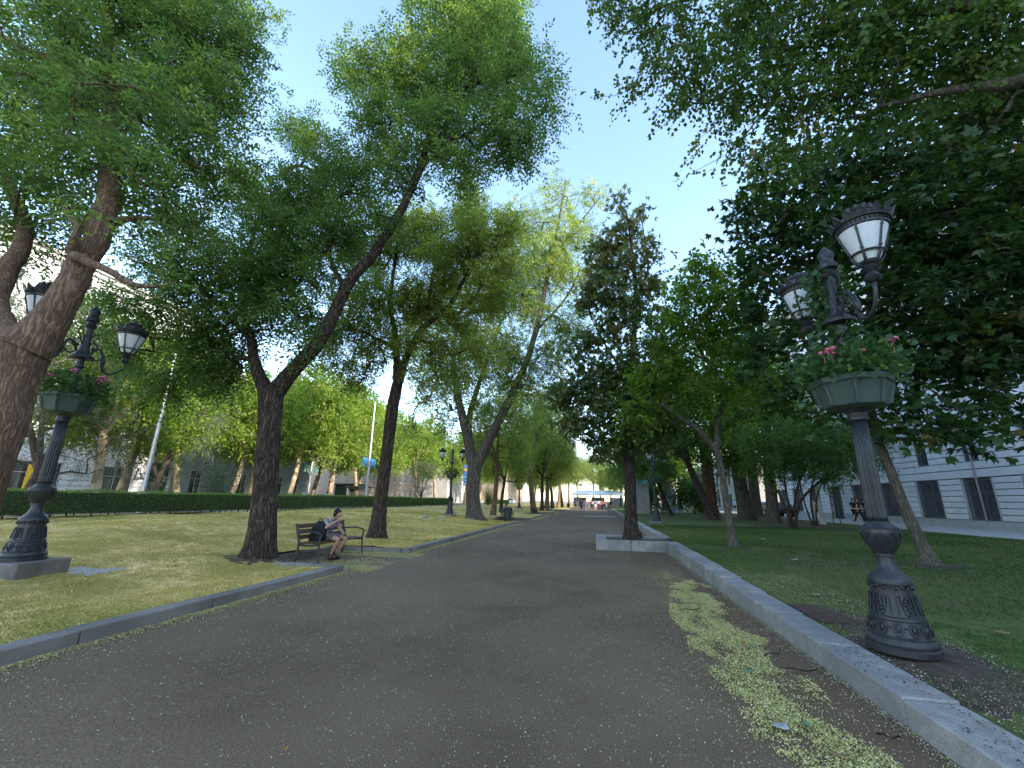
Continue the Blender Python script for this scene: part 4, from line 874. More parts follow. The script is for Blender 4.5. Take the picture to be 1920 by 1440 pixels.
# ------------------------------------------------------------------ hedges
def hedge(label, x0, x1, y0, y1, seed, top=1.5, dens=720):
    rng = np.random.default_rng(seed)
    xc, yc = (x0 + x1) / 2, (y0 + y1) / 2
    zb = z_left(xc, yc)
    H = empty('hedge', (xc, yc, zb), 0, label, 'hedge', 'clipped box hedges')
    b = np.array([xc, yc, zb])
    L = y1 - y0; h = top - zb
    # woody stems
    st = MB()
    n = int(L / .45)
    for i in range(n):
        y = y0 + (i + rng.uniform(.2, .8)) * L / n; x = xc + rng.uniform(-.25, .25)
        for k in range(3):
            st.tube([(x - xc, y - yc, -.05), (x - xc + rng.normal(0, .05), y - yc + rng.normal(0, .08), .22), (x - xc + rng.normal(0, .14), y - yc + rng.normal(0, .2), .5)], [.018, .014, .008], 4, False)
    tag(st.build('stems', BARK['dark'], H), kind='stuff')
    core = MB(); core.slab((x0 + .16 - xc, y0 + .12 - yc, .14), (x1 - .14 - xc, y1 - .12 - yc, h - .035)); core.build('inner_wood', mat('hedge_core', (.03, .045, .018)), H)
    N = int(dens * L * (h + .9))
    u = rng.uniform(0, 1, N); face = rng.choice(4, N, p=[.32, .38, .2, .1])
    ex = rng.normal(0, .045, N)
    y = y0 + u * L; zr = rng.uniform(0, 1, N)
    lowfade = .06 + .06 * np.sin(y * 2.1) + .05 * np.sin(y * 5.7)
    z = lowfade + (h - lowfade) * zr ** .85
    bulge = .05 * np.sin(y * 1.7) + .04 * np.sin(z * 5 + y)
    x = np.where(face == 0, x1 + bulge, np.where(face == 2, x0 - bulge, x0 + (x1 - x0) * rng.uniform(0, 1, N)))
    z = np.where(face == 1, h + .025 * np.sin(y * 2.3), z)
    e = face == 3; y = np.where(e, np.where(rng.uniform(0, 1, N) < .5, y0, y1), y)
    c = np.stack([x + ex, y + rng.normal(0, .05, N), zb + z + rng.normal(0, .03, N)], 1)
    nrm = np.stack([np.where(face == 0, 1, np.where(face == 2, -1, 0.)), np.where(e, np.where(u < .5, -1., 1), 0), np.where(face == 1, 1., .35)], 1)
    a = unit(nrm * .8 + rng.normal(0, .7, (N, 3))); bb = unit(np.cross(a, rng.normal(size=(N, 3))))
    l = rng.uniform(.035, .06, N) * (1 + max(0, (y0 - 20)) * .02); w = l * .6
    v = np.clip(rng.normal(.42, .18, N) + np.where(face == 1, .35, 0), 0, 1)  # lit top put into the colour: upper leaves get a lighter tint
    V, Fq, v = leaf_quads(c, a, bb, l, w, v)
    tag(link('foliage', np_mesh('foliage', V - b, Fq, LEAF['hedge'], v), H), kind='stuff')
hedge('long box hedge behind the left lamp, nearest of all', -20.4, -19.3, 2.0, 27.2, 61, 1.52)
hedge('box hedge segment behind the near bench, second along', -21.3, -20.3, 27.6, 46.5, 62, 1.55, 600)
hedge('box hedge segment behind the far litter, third along', -21.6, -20.6, 47.0, 62.0, 63, 1.5, 420)
hedge('short box hedge beyond the occupied far bench', -21.0, -20.0, 82.0, 100.0, 64, 1.35, 260)

def shrub(label, x, y, zb, r, h, seed, leaf, n=5000):
    rng = np.random.default_rng(seed)
    S = empty('shrub', (x, y, zb), 0, label, 'shrub')
    st = MB()
    tips = []
    for k in range(9):
        a = k * 2.4; e = (math.cos(a) * r * .7 * rng.uniform(.4, 1), math.sin(a) * r * .7 * rng.uniform(.4, 1), h * rng.uniform(.6, .95))
        st.tube([(0, 0, 0), (e[0] * .3, e[1] * .3, e[2] * .5), e], [.03, .02, .008], 5, False); tips.append(e)
    tag(st.build('stems', BARK['thin'], S), kind='stuff')
    T = np.array(tips)
    i = rng.choice(len(T), n); t = rng.uniform(.25, 1.05, n)[:, None]
    c = T[i] * t + rng.normal(0, r * .16, (n, 3)); c[:, 2] = np.abs(c[:, 2])
    a = unit(rng.normal(size=(n, 3))); b = unit(np.cross(a, rng.normal(size=(n, 3))))
    l = rng.uniform(.07, .13, n)
    V, Fq, v = leaf_quads(c, a, b, l, l * .5, np.clip(rng.normal(.5, .2, n), 0, 1))
    tag(link('foliage', np_mesh('foliage', V, Fq, LEAF[leaf], v), S), kind='stuff')
shrub('loose glossy shrub behind the hedge, right of the green door', -24.0, 24.0, .3, 1.9, 3.4, 71, 'cedar')
shrub('dark shrub standing beyond the ridged grey tree', -16.5, 66.0, .4, 1.6, 3.4, 72, 'hedge')
shrub('rounded ornamental shrub at the foot of the grey columns', 12.2, 57.0, .3, 1.3, 1.5, 73, 'catalpa')

# ------------------------------------------------------------------ ornate park lamps
def smooth_curve(p, n=6):
    return [Vector(q[:3]) for q in catmull([tuple(a) + (.01,) for a in p], 1.0 / n * .3)]

def lantern(parent, name='lantern'):
    """six-ribbed tapered lantern; origin at the stem foot, glass from .20 to .62"""
    body = MB()
    body.lathe([(0, .03), (.02, .06), (.05, .075), (.08, .05), (.10, .045), (.12, .07), (.145, .085), (.17, .055), (.19, .05), (.205, .075), (.215, .075)], 20)
    L = body.build(name, M['iron'], parent, smooth='auto')
    gl = MB(); n = 24
    gl.lathe([(.225, .085), (.30, .125), (.56, .208), (.57, .2)], n); gl.build('glass', M['frost'], L, smooth='auto')
    fr = MB()
    for k in range(6):
        a = k * PI / 3 + .3; ca, sa = math.cos(a), math.sin(a)
        fr.tube([(.05 * ca, .05 * sa, .19), (.10 * ca, .10 * sa, .215), (.135 * ca, .135 * sa, .275), (.14 * ca, .14 * sa, .31), (.217 * ca, .217 * sa, .57)], [.014, .014, .012, .01, .01], 6)
        fr.ball((.15 * ca, .15 * sa, .335), .017, 6, 4); fr.ball((.208 * ca, .208 * sa, .53), .015, 6, 4)
    ring = [(.143 * math.cos(t), .143 * math.sin(t), .30) for t in np.linspace(0, 2 * PI, 25)]
    fr.tube(ring, .011, 6, False)
    fr.build('rib_cage', M['iron'], L, smooth='auto')
    cap = MB()
    cap.lathe([(.565, .21), (.57, .225), (.585, .225), (.59, .215), (.625, .222), (.63, .245), (.645, .25), (.66, .24), (.69, .2), (.73, .17), (.76, .12), (.78, .10), (.80, .11), (.82, .10), (.86, .05), (.88, .03), (.9, .0)], 32)
    cp = cap.build('cap', M['iron'], L, smooth='auto')
    co = MB()
    for k in range(14):                      # leafy crown around the cap
        a = 2 * PI * k / 14; ca, sa = math.cos(a), math.sin(a); tx, ty = -sa, ca
        r = .25
        P = [(r * ca + tx * -.045, r * sa + ty * -.045, .65), (r * ca + tx * .045, r * sa + ty * .045, .65), ((r + .02) * ca + tx * .03, (r + .02) * sa + ty * .03, .70), ((r + .045) * ca, (r + .045) * sa, .735), ((r + .02) * ca - tx * .03, (r + .02) * sa - ty * .03, .70)]
        Q = [(x * .94, y * .94, z) for x, y, z in P]
        co.add(P + Q, [(0, 1, 2, 3, 4), (9, 8, 7, 6, 5)] + [(i, i + 5, (i + 1) % 5 + 5, (i + 1) % 5) for i in range(5)])
    for k in range(10):
        a = 2 * PI * k / 10; co.ball((.11 * math.cos(a), .11 * math.sin(a), .815), (.02, .02, .035), 6, 4)
    tag(co.build('crown_ornament', M['iron'], cp), kind='stuff')
    vt = MB()
    for k in range(36):
        a = 2 * PI * k / 36; vt.box((.2215 * math.cos(a), .2215 * math.sin(a), .6075), (.012, .016, .022), a)
    tag(vt.build('vent_slot', M['rubber'], cp), kind='stuff')
    return L

LANTERN = []
def lamp_post(label, loc, rz, plinth=True, detail=True, planter_seed=1, ivy=False, arm=.7, plant=True, s=1.0):
    R = empty('street_lamp', loc, rz, label, 'street lamp', 'ornate double park lamps')
    z0 = 0.0
    if plinth:
        p = MB(); p.box((0, 0, .0), (.80, .80, .26)); p.build('plinth', M['block'], R, bevel=.015); z0 = .13
    N = 48 if detail else 20
    def at(o): o.location = (0, 0, z0); return o
    b = MB(); b.lathe([(0, .277), (.05, .277), (.06, .261), (.075, .269), (.10, .265), (.125, .246), (.14, .248), (.15, .234), (.27, .204), (.28, .215), (.30, .212), (.31, .195), (.40, .173), (.50, .162), (.57, .160), (.58, .173), (.605, .176), (.63, .168), (.65, .148), (.67, .125), (.71, .094), (.77, .076), (.82, .074), (.825, .090), (.85, .090), (.855, .082), (.875, .094)], N)
    base = at(b.build('base', M['iron'], R, smooth='auto'))
    u = MB(); u.lathe([(.87, .092), (.90, .112), (.96, .144), (1.02, .160), (1.06, .166), (1.075, .160), (1.09, .164), (1.1, .148), (1.115, .120), (1.14, .100), (1.15, .092), (1.16, .094)], N)
    at(u.build('vase', M['iron'], R, smooth='auto'))
    sh = MB(); sh.lathe([(1.155, .086), (1.2, .086), (1.8, .079), (2.18, .070)], 96 if detail else 24, flute=16, depth=.16)
    at(sh.build('shaft', M['iron'], R, smooth=True))
    cp = MB(); cp.lathe([(2.175, .085), (2.19, .098), (2.21, .098), (2.22, .085), (2.26, .093), (2.30, .145), (2.33, .170)], N)
    at(cp.build('capital', M['iron'], R, smooth='auto'))
    if detail:
        og = MB()                                   # ovals and swags cast on the foot
        for k in range(12):
            a = 2 * PI * k / 12; sl = math.atan2(.038, .12)
            pts = []
            for t in np.linspace(0, 2 * PI, 17):
                zz = .21 + .05 * math.sin(t); rr = .234 - (zz - .15) * .247 + .006; aa = a + .03 / rr * math.cos(t) * 1.1
                pts.append((rr * math.cos(aa), rr * math.sin(aa), zz))
            og.tube(pts, .0075, 6, False)
            og.ball(((.221) * math.cos(a), (.221) * math.sin(a), .21), (.018, .018, .032), 8, 5)
            a2 = a + PI / 12; og.ball((.2225 * math.cos(a2), .2225 * math.sin(a2), .225), .011, 6, 4)
        for k in range(6):
            a = 2 * PI * k / 6
            def on(da, z):
                rr = np.interp(z, [.30, .40, .50, .57], [.2, .176, .165, .164]); return ((rr + .004) * math.cos(a + da), (rr + .004) * math.sin(a + da), z)
            og.tube([on(-.36, .33), on(-.36, .47), on(-.2, .49), on(-.2, .42), on(-.1, .34), on(0, .32), on(.1, .34), on(.2, .42), on(.2, .49), on(.36, .47), on(.36, .33)], .0065, 5, False)
            for q in range(5): og.ball(on(random.uniform(-.09, .09), .37 + .025 * q), .017, 6, 4)
        for k in range(22):
            a = 2 * PI * k / 22; og.ball((.167 * math.cos(a), .167 * math.sin(a), .565 - .012 * (k % 2)), (.018, .018, .018), 6, 4)
        og.build('relief', M['iron'], base, smooth=True)
        vg = MB()
        for k in range(12):
            a = 2 * PI * k / 12
            vg.tube([((r + .004) * math.cos(a + d), (r + .004) * math.sin(a + d), z) for r, d, z in ((.12, -.0, .92), (.149, -.17, .98), (.162, -.19, 1.03), (.165, 0, 1.055), (.162, .19, 1.03), (.149, .17, .98), (.12, 0, .92))], .006, 5, False)
        o = vg.build('relief', M['iron'], base, smooth=True)
    # octagonal flower trough
    if plant:
        po = MB()
        po.lathe([(2.30, .198), (2.33, .288), (2.36, .297), (2.56, .351), (2.58, .373), (2.63, .378), (2.63, .333), (2.60, .324)], 8, a0=PI / 8)
        tr = at(po.build('planter_trough', M['iron_green'], R))
        for k in range(8):
            a = PI / 8 + k * PI / 4; pn = MB()
            pn.tube([((.295) * math.cos(a), .295 * math.sin(a), 2.345), (.35 * math.cos(a), .35 * math.sin(a), 2.56)], .022, 5)
            pn.build('rib', M['iron_green'], tr)
        so2 = MB(); so2.lathe([(2.58, .335), (2.61, .30)], 8, a0=PI / 8); at(so2.build('soil', M['soil'], R))
        rng = np.random.default_rng(planter_seed)
        n = 1500 if detail else 260
        a_ = rng.uniform(0, 2 * PI, n); r_ = .43 * np.sqrt(rng.uniform(0.02, 1.25, n))
        zz = 2.65 + rng.uniform(0, 1, n) ** 1.2 * .42 * (1.1 - r_) - np.where(r_ > .40, rng.uniform(0, .24, n) ** 1.3, 0)
        c = np.stack([r_ * np.cos(a_), r_ * np.sin(a_), zz + z0], 1)
        ax = unit(np.stack([np.cos(a_), np.sin(a_), rng.normal(.2, .6, n)], 1) + rng.normal(0, .5, (n, 3))); bx = unit(np.cross(ax, rng.normal(size=(n, 3))))
        l = rng.uniform(.04, .085, n) * (1 if detail else 1.7)
        V, Fq, v = leaf_quads(c, ax, bx, l, l * .75, np.clip(rng.normal(.45, .22, n), 0, 1))
        tag(link('trailing_plants', np_mesh('trailing_plants', V, Fq, LEAF['ivy'], v), R), kind='stuff')
        if detail:
            for k in range(15):
                a = rng.uniform(0, 2 * PI); r = rng.uniform(.22, .46); fl = MB(); q0 = Vector((r * math.cos(a), r * math.sin(a), 2.84 + rng.uniform(0, .2) + z0))
                for p_ in range(5):
                    t = p_ * 1.257
                    fl.ball(q0 + Vector((.03 * math.cos(t), .03 * math.sin(t), .012 * math.sin(2 * t))), (.026, .026, .017), 6, 4)
                fl.tube([q0 - Vector((0, 0, .2)), q0], .004, 4)
                fl.build('flower', M['petal_pink'], R)
    # upper stem with plate, scrolls and finial
    up = MB(); up.lathe([(2.5, .06), (3.0, .052), (3.12, .05), (3.14, .07), (3.17, .07), (3.18, .055), (3.28, .055), (3.30, .165), (3.33, .17), (3.37, .12), (3.43, .085), (3.5, .07), (3.7, .055), (3.86, .05), (3.88, .075), (3.92, .085), (3.95, .06), (3.98, .058), (4.0, .095), (4.05, .10), (4.08, .07), (4.12, .065), (4.16, .085), (4.20, .08), (4.24, .05), (4.28, .02), (4.3, .0)], 24)
    at(up.build('upper_stem', M['iron'], R, smooth='auto'))
    for sgn in (-1, 1):
        am = MB()
        def q(r, z): return (sgn * r, 0, z)
        main = [q(.12, 3.40), q(.20, 3.55), q(.28, 3.56), q(.34, 3.46), q(.36, 3.32), q(.42, 3.20), q(.53, 3.16), q(.64, 3.22), q(arm, 3.36), q(arm, 3.47)]
        am.tube(smooth_curve(main), .02, 8)
        scr = [q(.06, 3.55), q(.12, 3.64), q(.21, 3.60), q(.22, 3.50), q(.15, 3.47), q(.13, 3.52)]
        am.tube(smooth_curve(scr), .014, 6); am.ball(q(.14, 3.52), .028, 8, 5)
        am.tube(smooth_curve([q(.05, 3.62), q(.10, 3.78), q(.17, 3.82), q(.18, 3.74), q(.10, 3.66)]), .012, 6)
        am.tube(smooth_curve([q(.12, 3.42), q(.22, 3.34), q(.32, 3.38), q(.36, 3.46)]), .013, 6)
        am.tube([q(.36, 3.5), q(.385, 3.36), q(.40, 3.26)], [.01, .04, .008], 6)
        at(am.build('arm', M['iron'], R, smooth=True))
        Lb = copy_tree(LANTERN[0], R) if LANTERN else lantern(R)
        if not LANTERN: LANTERN.append(Lb)
        Lb.location = (sgn * arm, 0, 3.46 + z0)
    if ivy:
        rng = np.random.default_rng(5)
        n = 1100
        t = rng.uniform(0, 1, n)
        zz = 2.7 + 1.35 * t; sw = .26 * (1 - t) + .10 + .1 * np.sin(t * 9)
        c = np.stack([-.05 - .13 * t + rng.normal(0, .6, n) * sw, rng.normal(0, .55, n) * sw, zz + z0 + rng.normal(0, .03, n)], 1)
        ax = unit(rng.normal(0, 1, (n, 3)) + np.array([0, 0, -.5])); bx = unit(np.cross(ax, rng.normal(size=(n, 3))))
        l = rng.uniform(.05, .095, n)
        V, Fq, v = leaf_quads(c, ax, bx, l, l * .85, np.clip(rng.normal(.4, .2, n), 0, 1))
        tag(link('climbing_ivy', np_mesh('climbing_ivy', V, Fq, LEAF['ivy'], v), R), kind='stuff')
        vm = MB()
        for k in range(5):
            a = k * 1.25
            vm.tube(smooth_curve([(.3 * math.cos(a), .3 * math.sin(a), 2.7 + z0), (.16 * math.cos(a + .8), .16 * math.sin(a + .8), 3.1 + z0), (.1 * math.cos(a + 2), .1 * math.sin(a + 2), 3.5 + z0), (-.25 + .1 * math.cos(a), .12 * math.sin(a), 3.85 + z0), (-.4, .1 * k - .2, 4.1 + z0)]), .004, 4)
        vm.build('ivy_stems', BARK['thin'], R)
    return R
M['petal_pink'] = mat('pink_petal_mat', (.75, .12, .24), (.8, .25, .36), 30, .6)
lamp_post('large ornate iron lamp with ivy and pink flowers, nearest on the right', (2.78, 5.15, .2), -PI / 2, False, True, 3, True)
lamp_post('ornate iron lamp on a stone block at the left edge', (-8.82, 5.55, z_left(-8.82, 5.55) + .06), math.radians(-80), True, True, 4, arm=.8)
lamp_post('ornate lamp on the lawn beside the ridged grey tree', (-9.7, 28.4, z_left(-9.7, 28.4)), .5, True, False, 5)
lamp_post('lamp on the right lawn just past the magnolia planter', (3.5, 28.5, z_right(3.5, 28.5)), 1.2, True, False, 6)
lamp_post('distant lamp on the left lawn beyond the litter bin', (-10.2, 58.0, z_left(-10.2, 58)), .9, True, False, 7)
lamp_post('farthest lamp seen on the left lawn', (-10.6, 86.0, z_left(-10.6, 86)), .2, True, False, 8)
# ------------------------------------------------------------------ benches
def bench(label, loc, rz=0.0):
    """slatted bench; local x is forward, local y along its length"""
    R = empty('bench', loc, rz, label, 'bench', 'slatted benches facing the path')
    sl = MB(); sl.box((0, 0, 0), (.095, 2.02, .035)); sm = sl.mesh('seat_slat', M['wood'], bevel=.006)
    for k in range(5): link('seat_slat', sm, R, (-.20 + k * .105, 0, .445 - .006 * (2 - k) ** 2 * .5))
    sb = MB(); sb.box((0, 0, 0), (.03, 2.02, .095)); bm_ = sb.mesh('back_slat', M['wood'], bevel=.006)
    for k in range(3): link('back_slat', bm_, R, (-.285 - k * .035, 0, .56 + k * .122), (0, -.26, 0))
    for s in (-1, 1):
        e = MB(); y = s * 1.0
        e.tube([(-.30, y, 0), (-.265, y, .22), (-.255, y, .44), (-.30, y, .60), (-.385, y, .87)], [.022, .024, .03, .034, .03], 6)
        e.tube([(.31, y, 0), (.275, y, .22), (.265, y, .43), (.29, y, .64)], [.02, .022, .024, .018], 6)
        e.tube([(-.26, y, .40), (0, y, .385), (.265, y, .405)], .024, 6)
        e.tube(smooth_curve([(-.33, y, .66), (-.12, y, .685), (.12, y, .68), (.29, y, .635)]), .021, 6)
        if s > 0: e.tube([(.30, y, .015), (-.29, y, .015)], .012, 5)
        e.build('end_frame', M['dark_steel'], R, smooth='auto')
    return R
bench('dark slatted bench where the person with headphones sits', (-6.68, 10.52, .0), 0.02)
bench('far bench behind the litter bin, with a seated woman', (-6.75, 33.2, .0))
bench('empty far bench in front of the straight grey tree', (-6.8, 49.8, .0))
bench('last empty bench on the left, deep in the avenue', (-6.8, 63.5, .0))

b = empty('litter_bin', (-6.0, 29.6, 0), 0, 'dark cylindrical litter bin at the kerb corner', 'litter bin')
m_ = MB(); m_.lathe([(0, .23), (.04, .25), (.06, .27), (.9, .29), (.92, .27)], 24, flute=24, depth=.05); m_.build('body', M['dark_steel'], b, smooth='auto')
m_ = MB(); m_.lathe([(.9, .30), (.95, .305), (1.0, .27), (1.03, .12), (1.035, .0)], 24); m_.build('lid', M['dark_steel'], b, smooth='auto')
m_ = MB(); m_.box((.27, 0, .80), (.08, .26, .13)); m_.build('opening', M['rubber'], b)
b2 = copy_tree(b); b2.location = (-5.9, 92, 0); b2['label'] = 'tiny dark litter bin far along the left kerb'; b['group'] = b2['group'] = 'litter bins'

# ------------------------------------------------------------------ people
def skin_mesh(name, verts, edges, radii, m, sub=2, extra=None):
    me = bpy.data.meshes.new(name + '_skel'); me.from_pydata([tuple(v) for v in verts], edges, [])
    o = bpy.data.objects.new(name + '_skel', me); COL.objects.link(o)
    md = o.modifiers.new('skin', 'SKIN'); md.use_smooth_shade = True
    sv = me.skin_vertices[0].data
    for i, r in enumerate(radii):
        sv[i].radius = r if hasattr(r, '__len__') else (r, r)
        sv[i].use_root = (i == 0)
    o.modifiers.new('sub', 'SUBSURF').levels = sub
    dg = bpy.context.evaluated_depsgraph_get(); dg.update()
    res = bpy.data.meshes.new_from_object(o.evaluated_get(dg)); res.name = name
    bpy.data.objects.remove(o); bpy.data.meshes.remove(me)
    if extra is not None:
        bm = bmesh.new(); bm.from_mesh(res); t = extra.mesh('tmp', m, True); bm.from_mesh(t); bm.to_mesh(res); bm.free(); bpy.data.meshes.remove(t)
    res.materials.clear(); res.materials.append(m)
    res.polygons.foreach_set('use_smooth', [True] * len(res.polygons)); res.update()
    return res
def skel(parts):
    """parts: list of chains [(name, pos, radius)...]; shared names join chains"""
    idx = {}; v = []; r = []; e = []
    for ch in parts:
        prev = None
        for n, p, q in ch:
            if n not in idx: idx[n] = len(v); v.append(p); r.append(q)
            if prev is not None: e.append((prev, idx[n]))
            prev = idx[n]
    return v, e, r
SKIN = mat('skin_mat', (.42, .24, .16), (.48, .28, .19), 8, .55, 0, .35)
SKIN2 = mat('skin_light_mat', (.58, .38, .28), (.62, .42, .31), 8, .55, 0, .35)
HAIR = mat('black_hair_mat', (.008, .008, .009), (.018, .016, .015), 40, .5, .3)
HAIRB = mat('brown_hair_mat', (.05, .03, .018), (.09, .05, .03), 40, .5, .3)
BLACK = mat('black_cloth_mat', (.012, .012, .014), (.022, .022, .026), 20, .8, .2)
SHOE = mat('shoe_mat', (.01, .01, .011), None, 3, .5)
SHIRT = mat('patterned_shirt_mat', (.42, .44, .52), (.06, .055, .06), 16, .85, .2, lo=.5, hi=.56, detail=2, c3=(.22, .17, .15), scale3=9)
SHORTS = mat('grey_shorts_mat', (.09, .085, .085), (.13, .12, .12), 14, .85, .2)

def fingers(mb, palm, fwd, side, nrm, curl=.6, s=1.0):
    """palm block with four unequal bent fingers and a thumb"""
    palm, fwd, side, nrm = map(Vector, (palm, fwd, side, nrm)); fwd.normalize(); side.normalize(); nrm.normalize()
    mb.ball(palm, (.042 * s, .042 * s, .03 * s), 8, 5)
    for k, L in enumerate((.066, .076, .071, .055)):
        a = palm + side * (.03 - .02 * k) * s + fwd * .03 * s
        b_ = a + (fwd * math.cos(curl * .6) - nrm * math.sin(curl * .6)) * L * .5 * s
        c_ = b_ + (fwd * math.cos(curl * 1.8) - nrm * math.sin(curl * 1.8)) * L * .5 * s
        mb.tube([a, b_, c_], [.0095 * s, .0085 * s, .007 * s], 6)
    a = palm + side * .035 * s - fwd * .015 * s
    mb.tube([a, a + (side * .6 + fwd * .7).normalized() * .034 * s, a + (side * .35 + fwd * .95 - nrm * .5).normalized() * .06 * s], [.012 * s, .01 * s, .008 * s], 6)

def seated_man():
    R = empty('person', (-6.64, 10.22, 0), -.08, 'person with headphones in patterned shirt and shorts, hunched on the near bench', 'person')
    L, Rr = .115, -.115
    hands = MB()
    fingers(hands, (.285, -.045, .945), (-.05, .6, .8), (1, .1, .1), (.8, .3, -.2), .9)
    fingers(hands, (.41, .07, .60), (.6, -.7, -.1), (0, .1, 1), (.6, .7, 0), .8)
    # nose, ears, eyes on the bowed face
    hands.tube([(.325, 0, 1.075), (.352, 0, 1.045), (.33, 0, 1.03)], [.008, .016, .01], 6)
    body = [[('pel', (-.08, 0, .55), (.15, .12)), ('sp', (-.08, 0, .70), (.14, .11)), ('ch', (-.01, 0, .86), (.155, .115)), ('nb', (.10, 0, .965), (.07, .065)), ('nk', (.155, 0, 1.005), (.052, .055)),
             ('jaw', (.235, 0, 1.025), (.062, .065)), ('face', (.25, 0, 1.07), (.078, .085)), ('cr', (.215, 0, 1.115), (.075, .08))]]
    for s, n in ((1, 'l'), (-1, 'r')):
        body.append([('pel', 0, 0), (n + 'hip', (.02, s * .10, .53), (.095, .085)), (n + 'th', (.22, s * .135, .525), (.078, .075)), (n + 'kn', (.43, s * .15, .50), (.06, .058)),
                     (n + 'cf', (.33, s * .12, .33), (.058, .052)), (n + 'an', (.19, s * .075, .12), (.038, .036)), (n + 'hl', (.165, s * .07, .06), (.04, .035)), (n + 'to', (.31, s * .09, .04), (.038, .028))])
    body.append([('ch', 0, 0), ('rs', (.05, -.185, .885), (.062, .06)), ('re', (.09, -.30, .735), (.043, .042)), ('rf', (.18, -.20, .83), (.038, .036)), ('rw', (.27, -.065, .92), (.027, .024)), ('rh', (.283, -.045, .945), (.03, .022))])
    body.append([('ch', 0, 0), ('ls', (.05, .185, .885), (.062, .06)), ('le', (.17, .25, .68), (.043, .042)), ('lf', (.28, .17, .63), (.038, .035)), ('lw', (.38, .09, .605), (.027, .024)), ('lh', (.405, .07, .60), (.03, .022))])
    v, e, r = skel(body)
    B = link('body', skin_mesh('body', v, e, r, SKIN, 2, hands), R)
    cl = [[('pel', (-.08, 0, .56), (.162, .132)), ('sp', (-.08, 0, .70), (.162, .13)), ('ch', (-.005, 0, .86), (.172, .13)), ('nb', (.085, 0, .95), (.088, .08))],
          [('ch', 0, 0), ('rs', (.05, -.185, .885), (.08, .078)), ('re', (.075, -.265, .78), (.07, .068))], [('ch', 0, 0), ('ls', (.05, .185, .885), (.08, .078)), ('le', (.12, .225, .77), (.07, .068))]]
    v, e, r = skel(cl); link('shirt', skin_mesh('shirt', v, e, r, SHIRT), R)
    cl = [[('pel', (-.07, 0, .53), (.172, .128))]] 
    for s, n in ((1, 'l'), (-1, 'r')):
        cl.append([('pel', (-.07, 0, .53), (.172, .128)), (n + 'hip', (.03, s * .105, .53), (.11, .098)), (n + 'th', (.20, s * .135, .53), (.098, .092)), (n + 'e', (.31, s * .145, .52), (.09, .085))])
    v, e, r = skel(cl); link('shorts', skin_mesh('shorts', v, e, r, SHORTS), R)
    h = MB(); h.ball((.20, 0, 1.125), (.098, .088, .075), 14, 9, Matrix.Rotation(.5, 3, 'Y')); h.ball((.165, 0, 1.08), (.07, .08, .07), 12, 8); h.ball((.255, 0, 1.145), (.045, .06, .035), 10, 6)
    hair = h.build('hair', HAIR, R, smooth=True)
    hp = MB()
    hp.tube([(.19 + .0 * math.cos(t), .098 * math.cos(t), 1.085 + .125 * math.sin(t)) for t in np.linspace(0, PI, 14)], .013, 6)
    for s in (-1, 1): hp.lathe([(-.02, .03), (-.012, .045), (.012, .047), (.02, .03)], 14); 
    H = MB(); H.tube([(.19, .102 * math.cos(t), 1.075 + .135 * math.sin(t)) for t in np.linspace(0, PI, 14)], .014, 6)
    for s in (-1, 1): H.ball((.195, s * .098, 1.065), (.045, .026, .05), 12, 7)
    H.build('headphones', SHOE, R, smooth=True)
    for s in (-1, 1):
        f = MB(); f.tube([(.195, s * .075, .20), (.185, s * .075, .11)], [.05, .048], 8); f.ball((.165, s * .072, .06), (.05, .045, .055), 8, 6); f.ball((.26, s * .085, .045), (.10, .045, .042), 10, 6)
        f.build('shoe', SHOE, R, smooth=True)
    ph = MB(); ph.box((.455, .035, .605), (.075, .15, .009), .8); p = ph.build('phone', SHOE, None, bevel=.003)
    p.location = R.location; p.rotation_euler = R.rotation_euler; p.name = 'phone'
    tag(p, 'small black phone held low in the seated person\'s hand', 'phone')
seated_man()
bk = empty('backpack', (-6.74, 9.93, .46), .1, 'bulging black backpack beside the hunched seated person', 'backpack')
k_ = MB(); k_.ball((.02, 0, .22), (.19, .125, .25), 16, 10, Matrix.Rotation(.25, 3, 'Y')); k_.box((-.01, 0, .06), (.30, .20, .12)); k_.build('bag', BLACK, bk, smooth=True)
k_ = MB(); k_.ball((.16, -.03, .14), (.06, .10, .12), 12, 8); k_.build('pocket', BLACK, bk, smooth=True)
k_ = MB(); k_.tube(smooth_curve([(-.02, .02, .46), (.0, .05, .52), (.05, .05, .5), (.06, .04, .44)]), .012, 6); k_.build('handle', BLACK, bk)

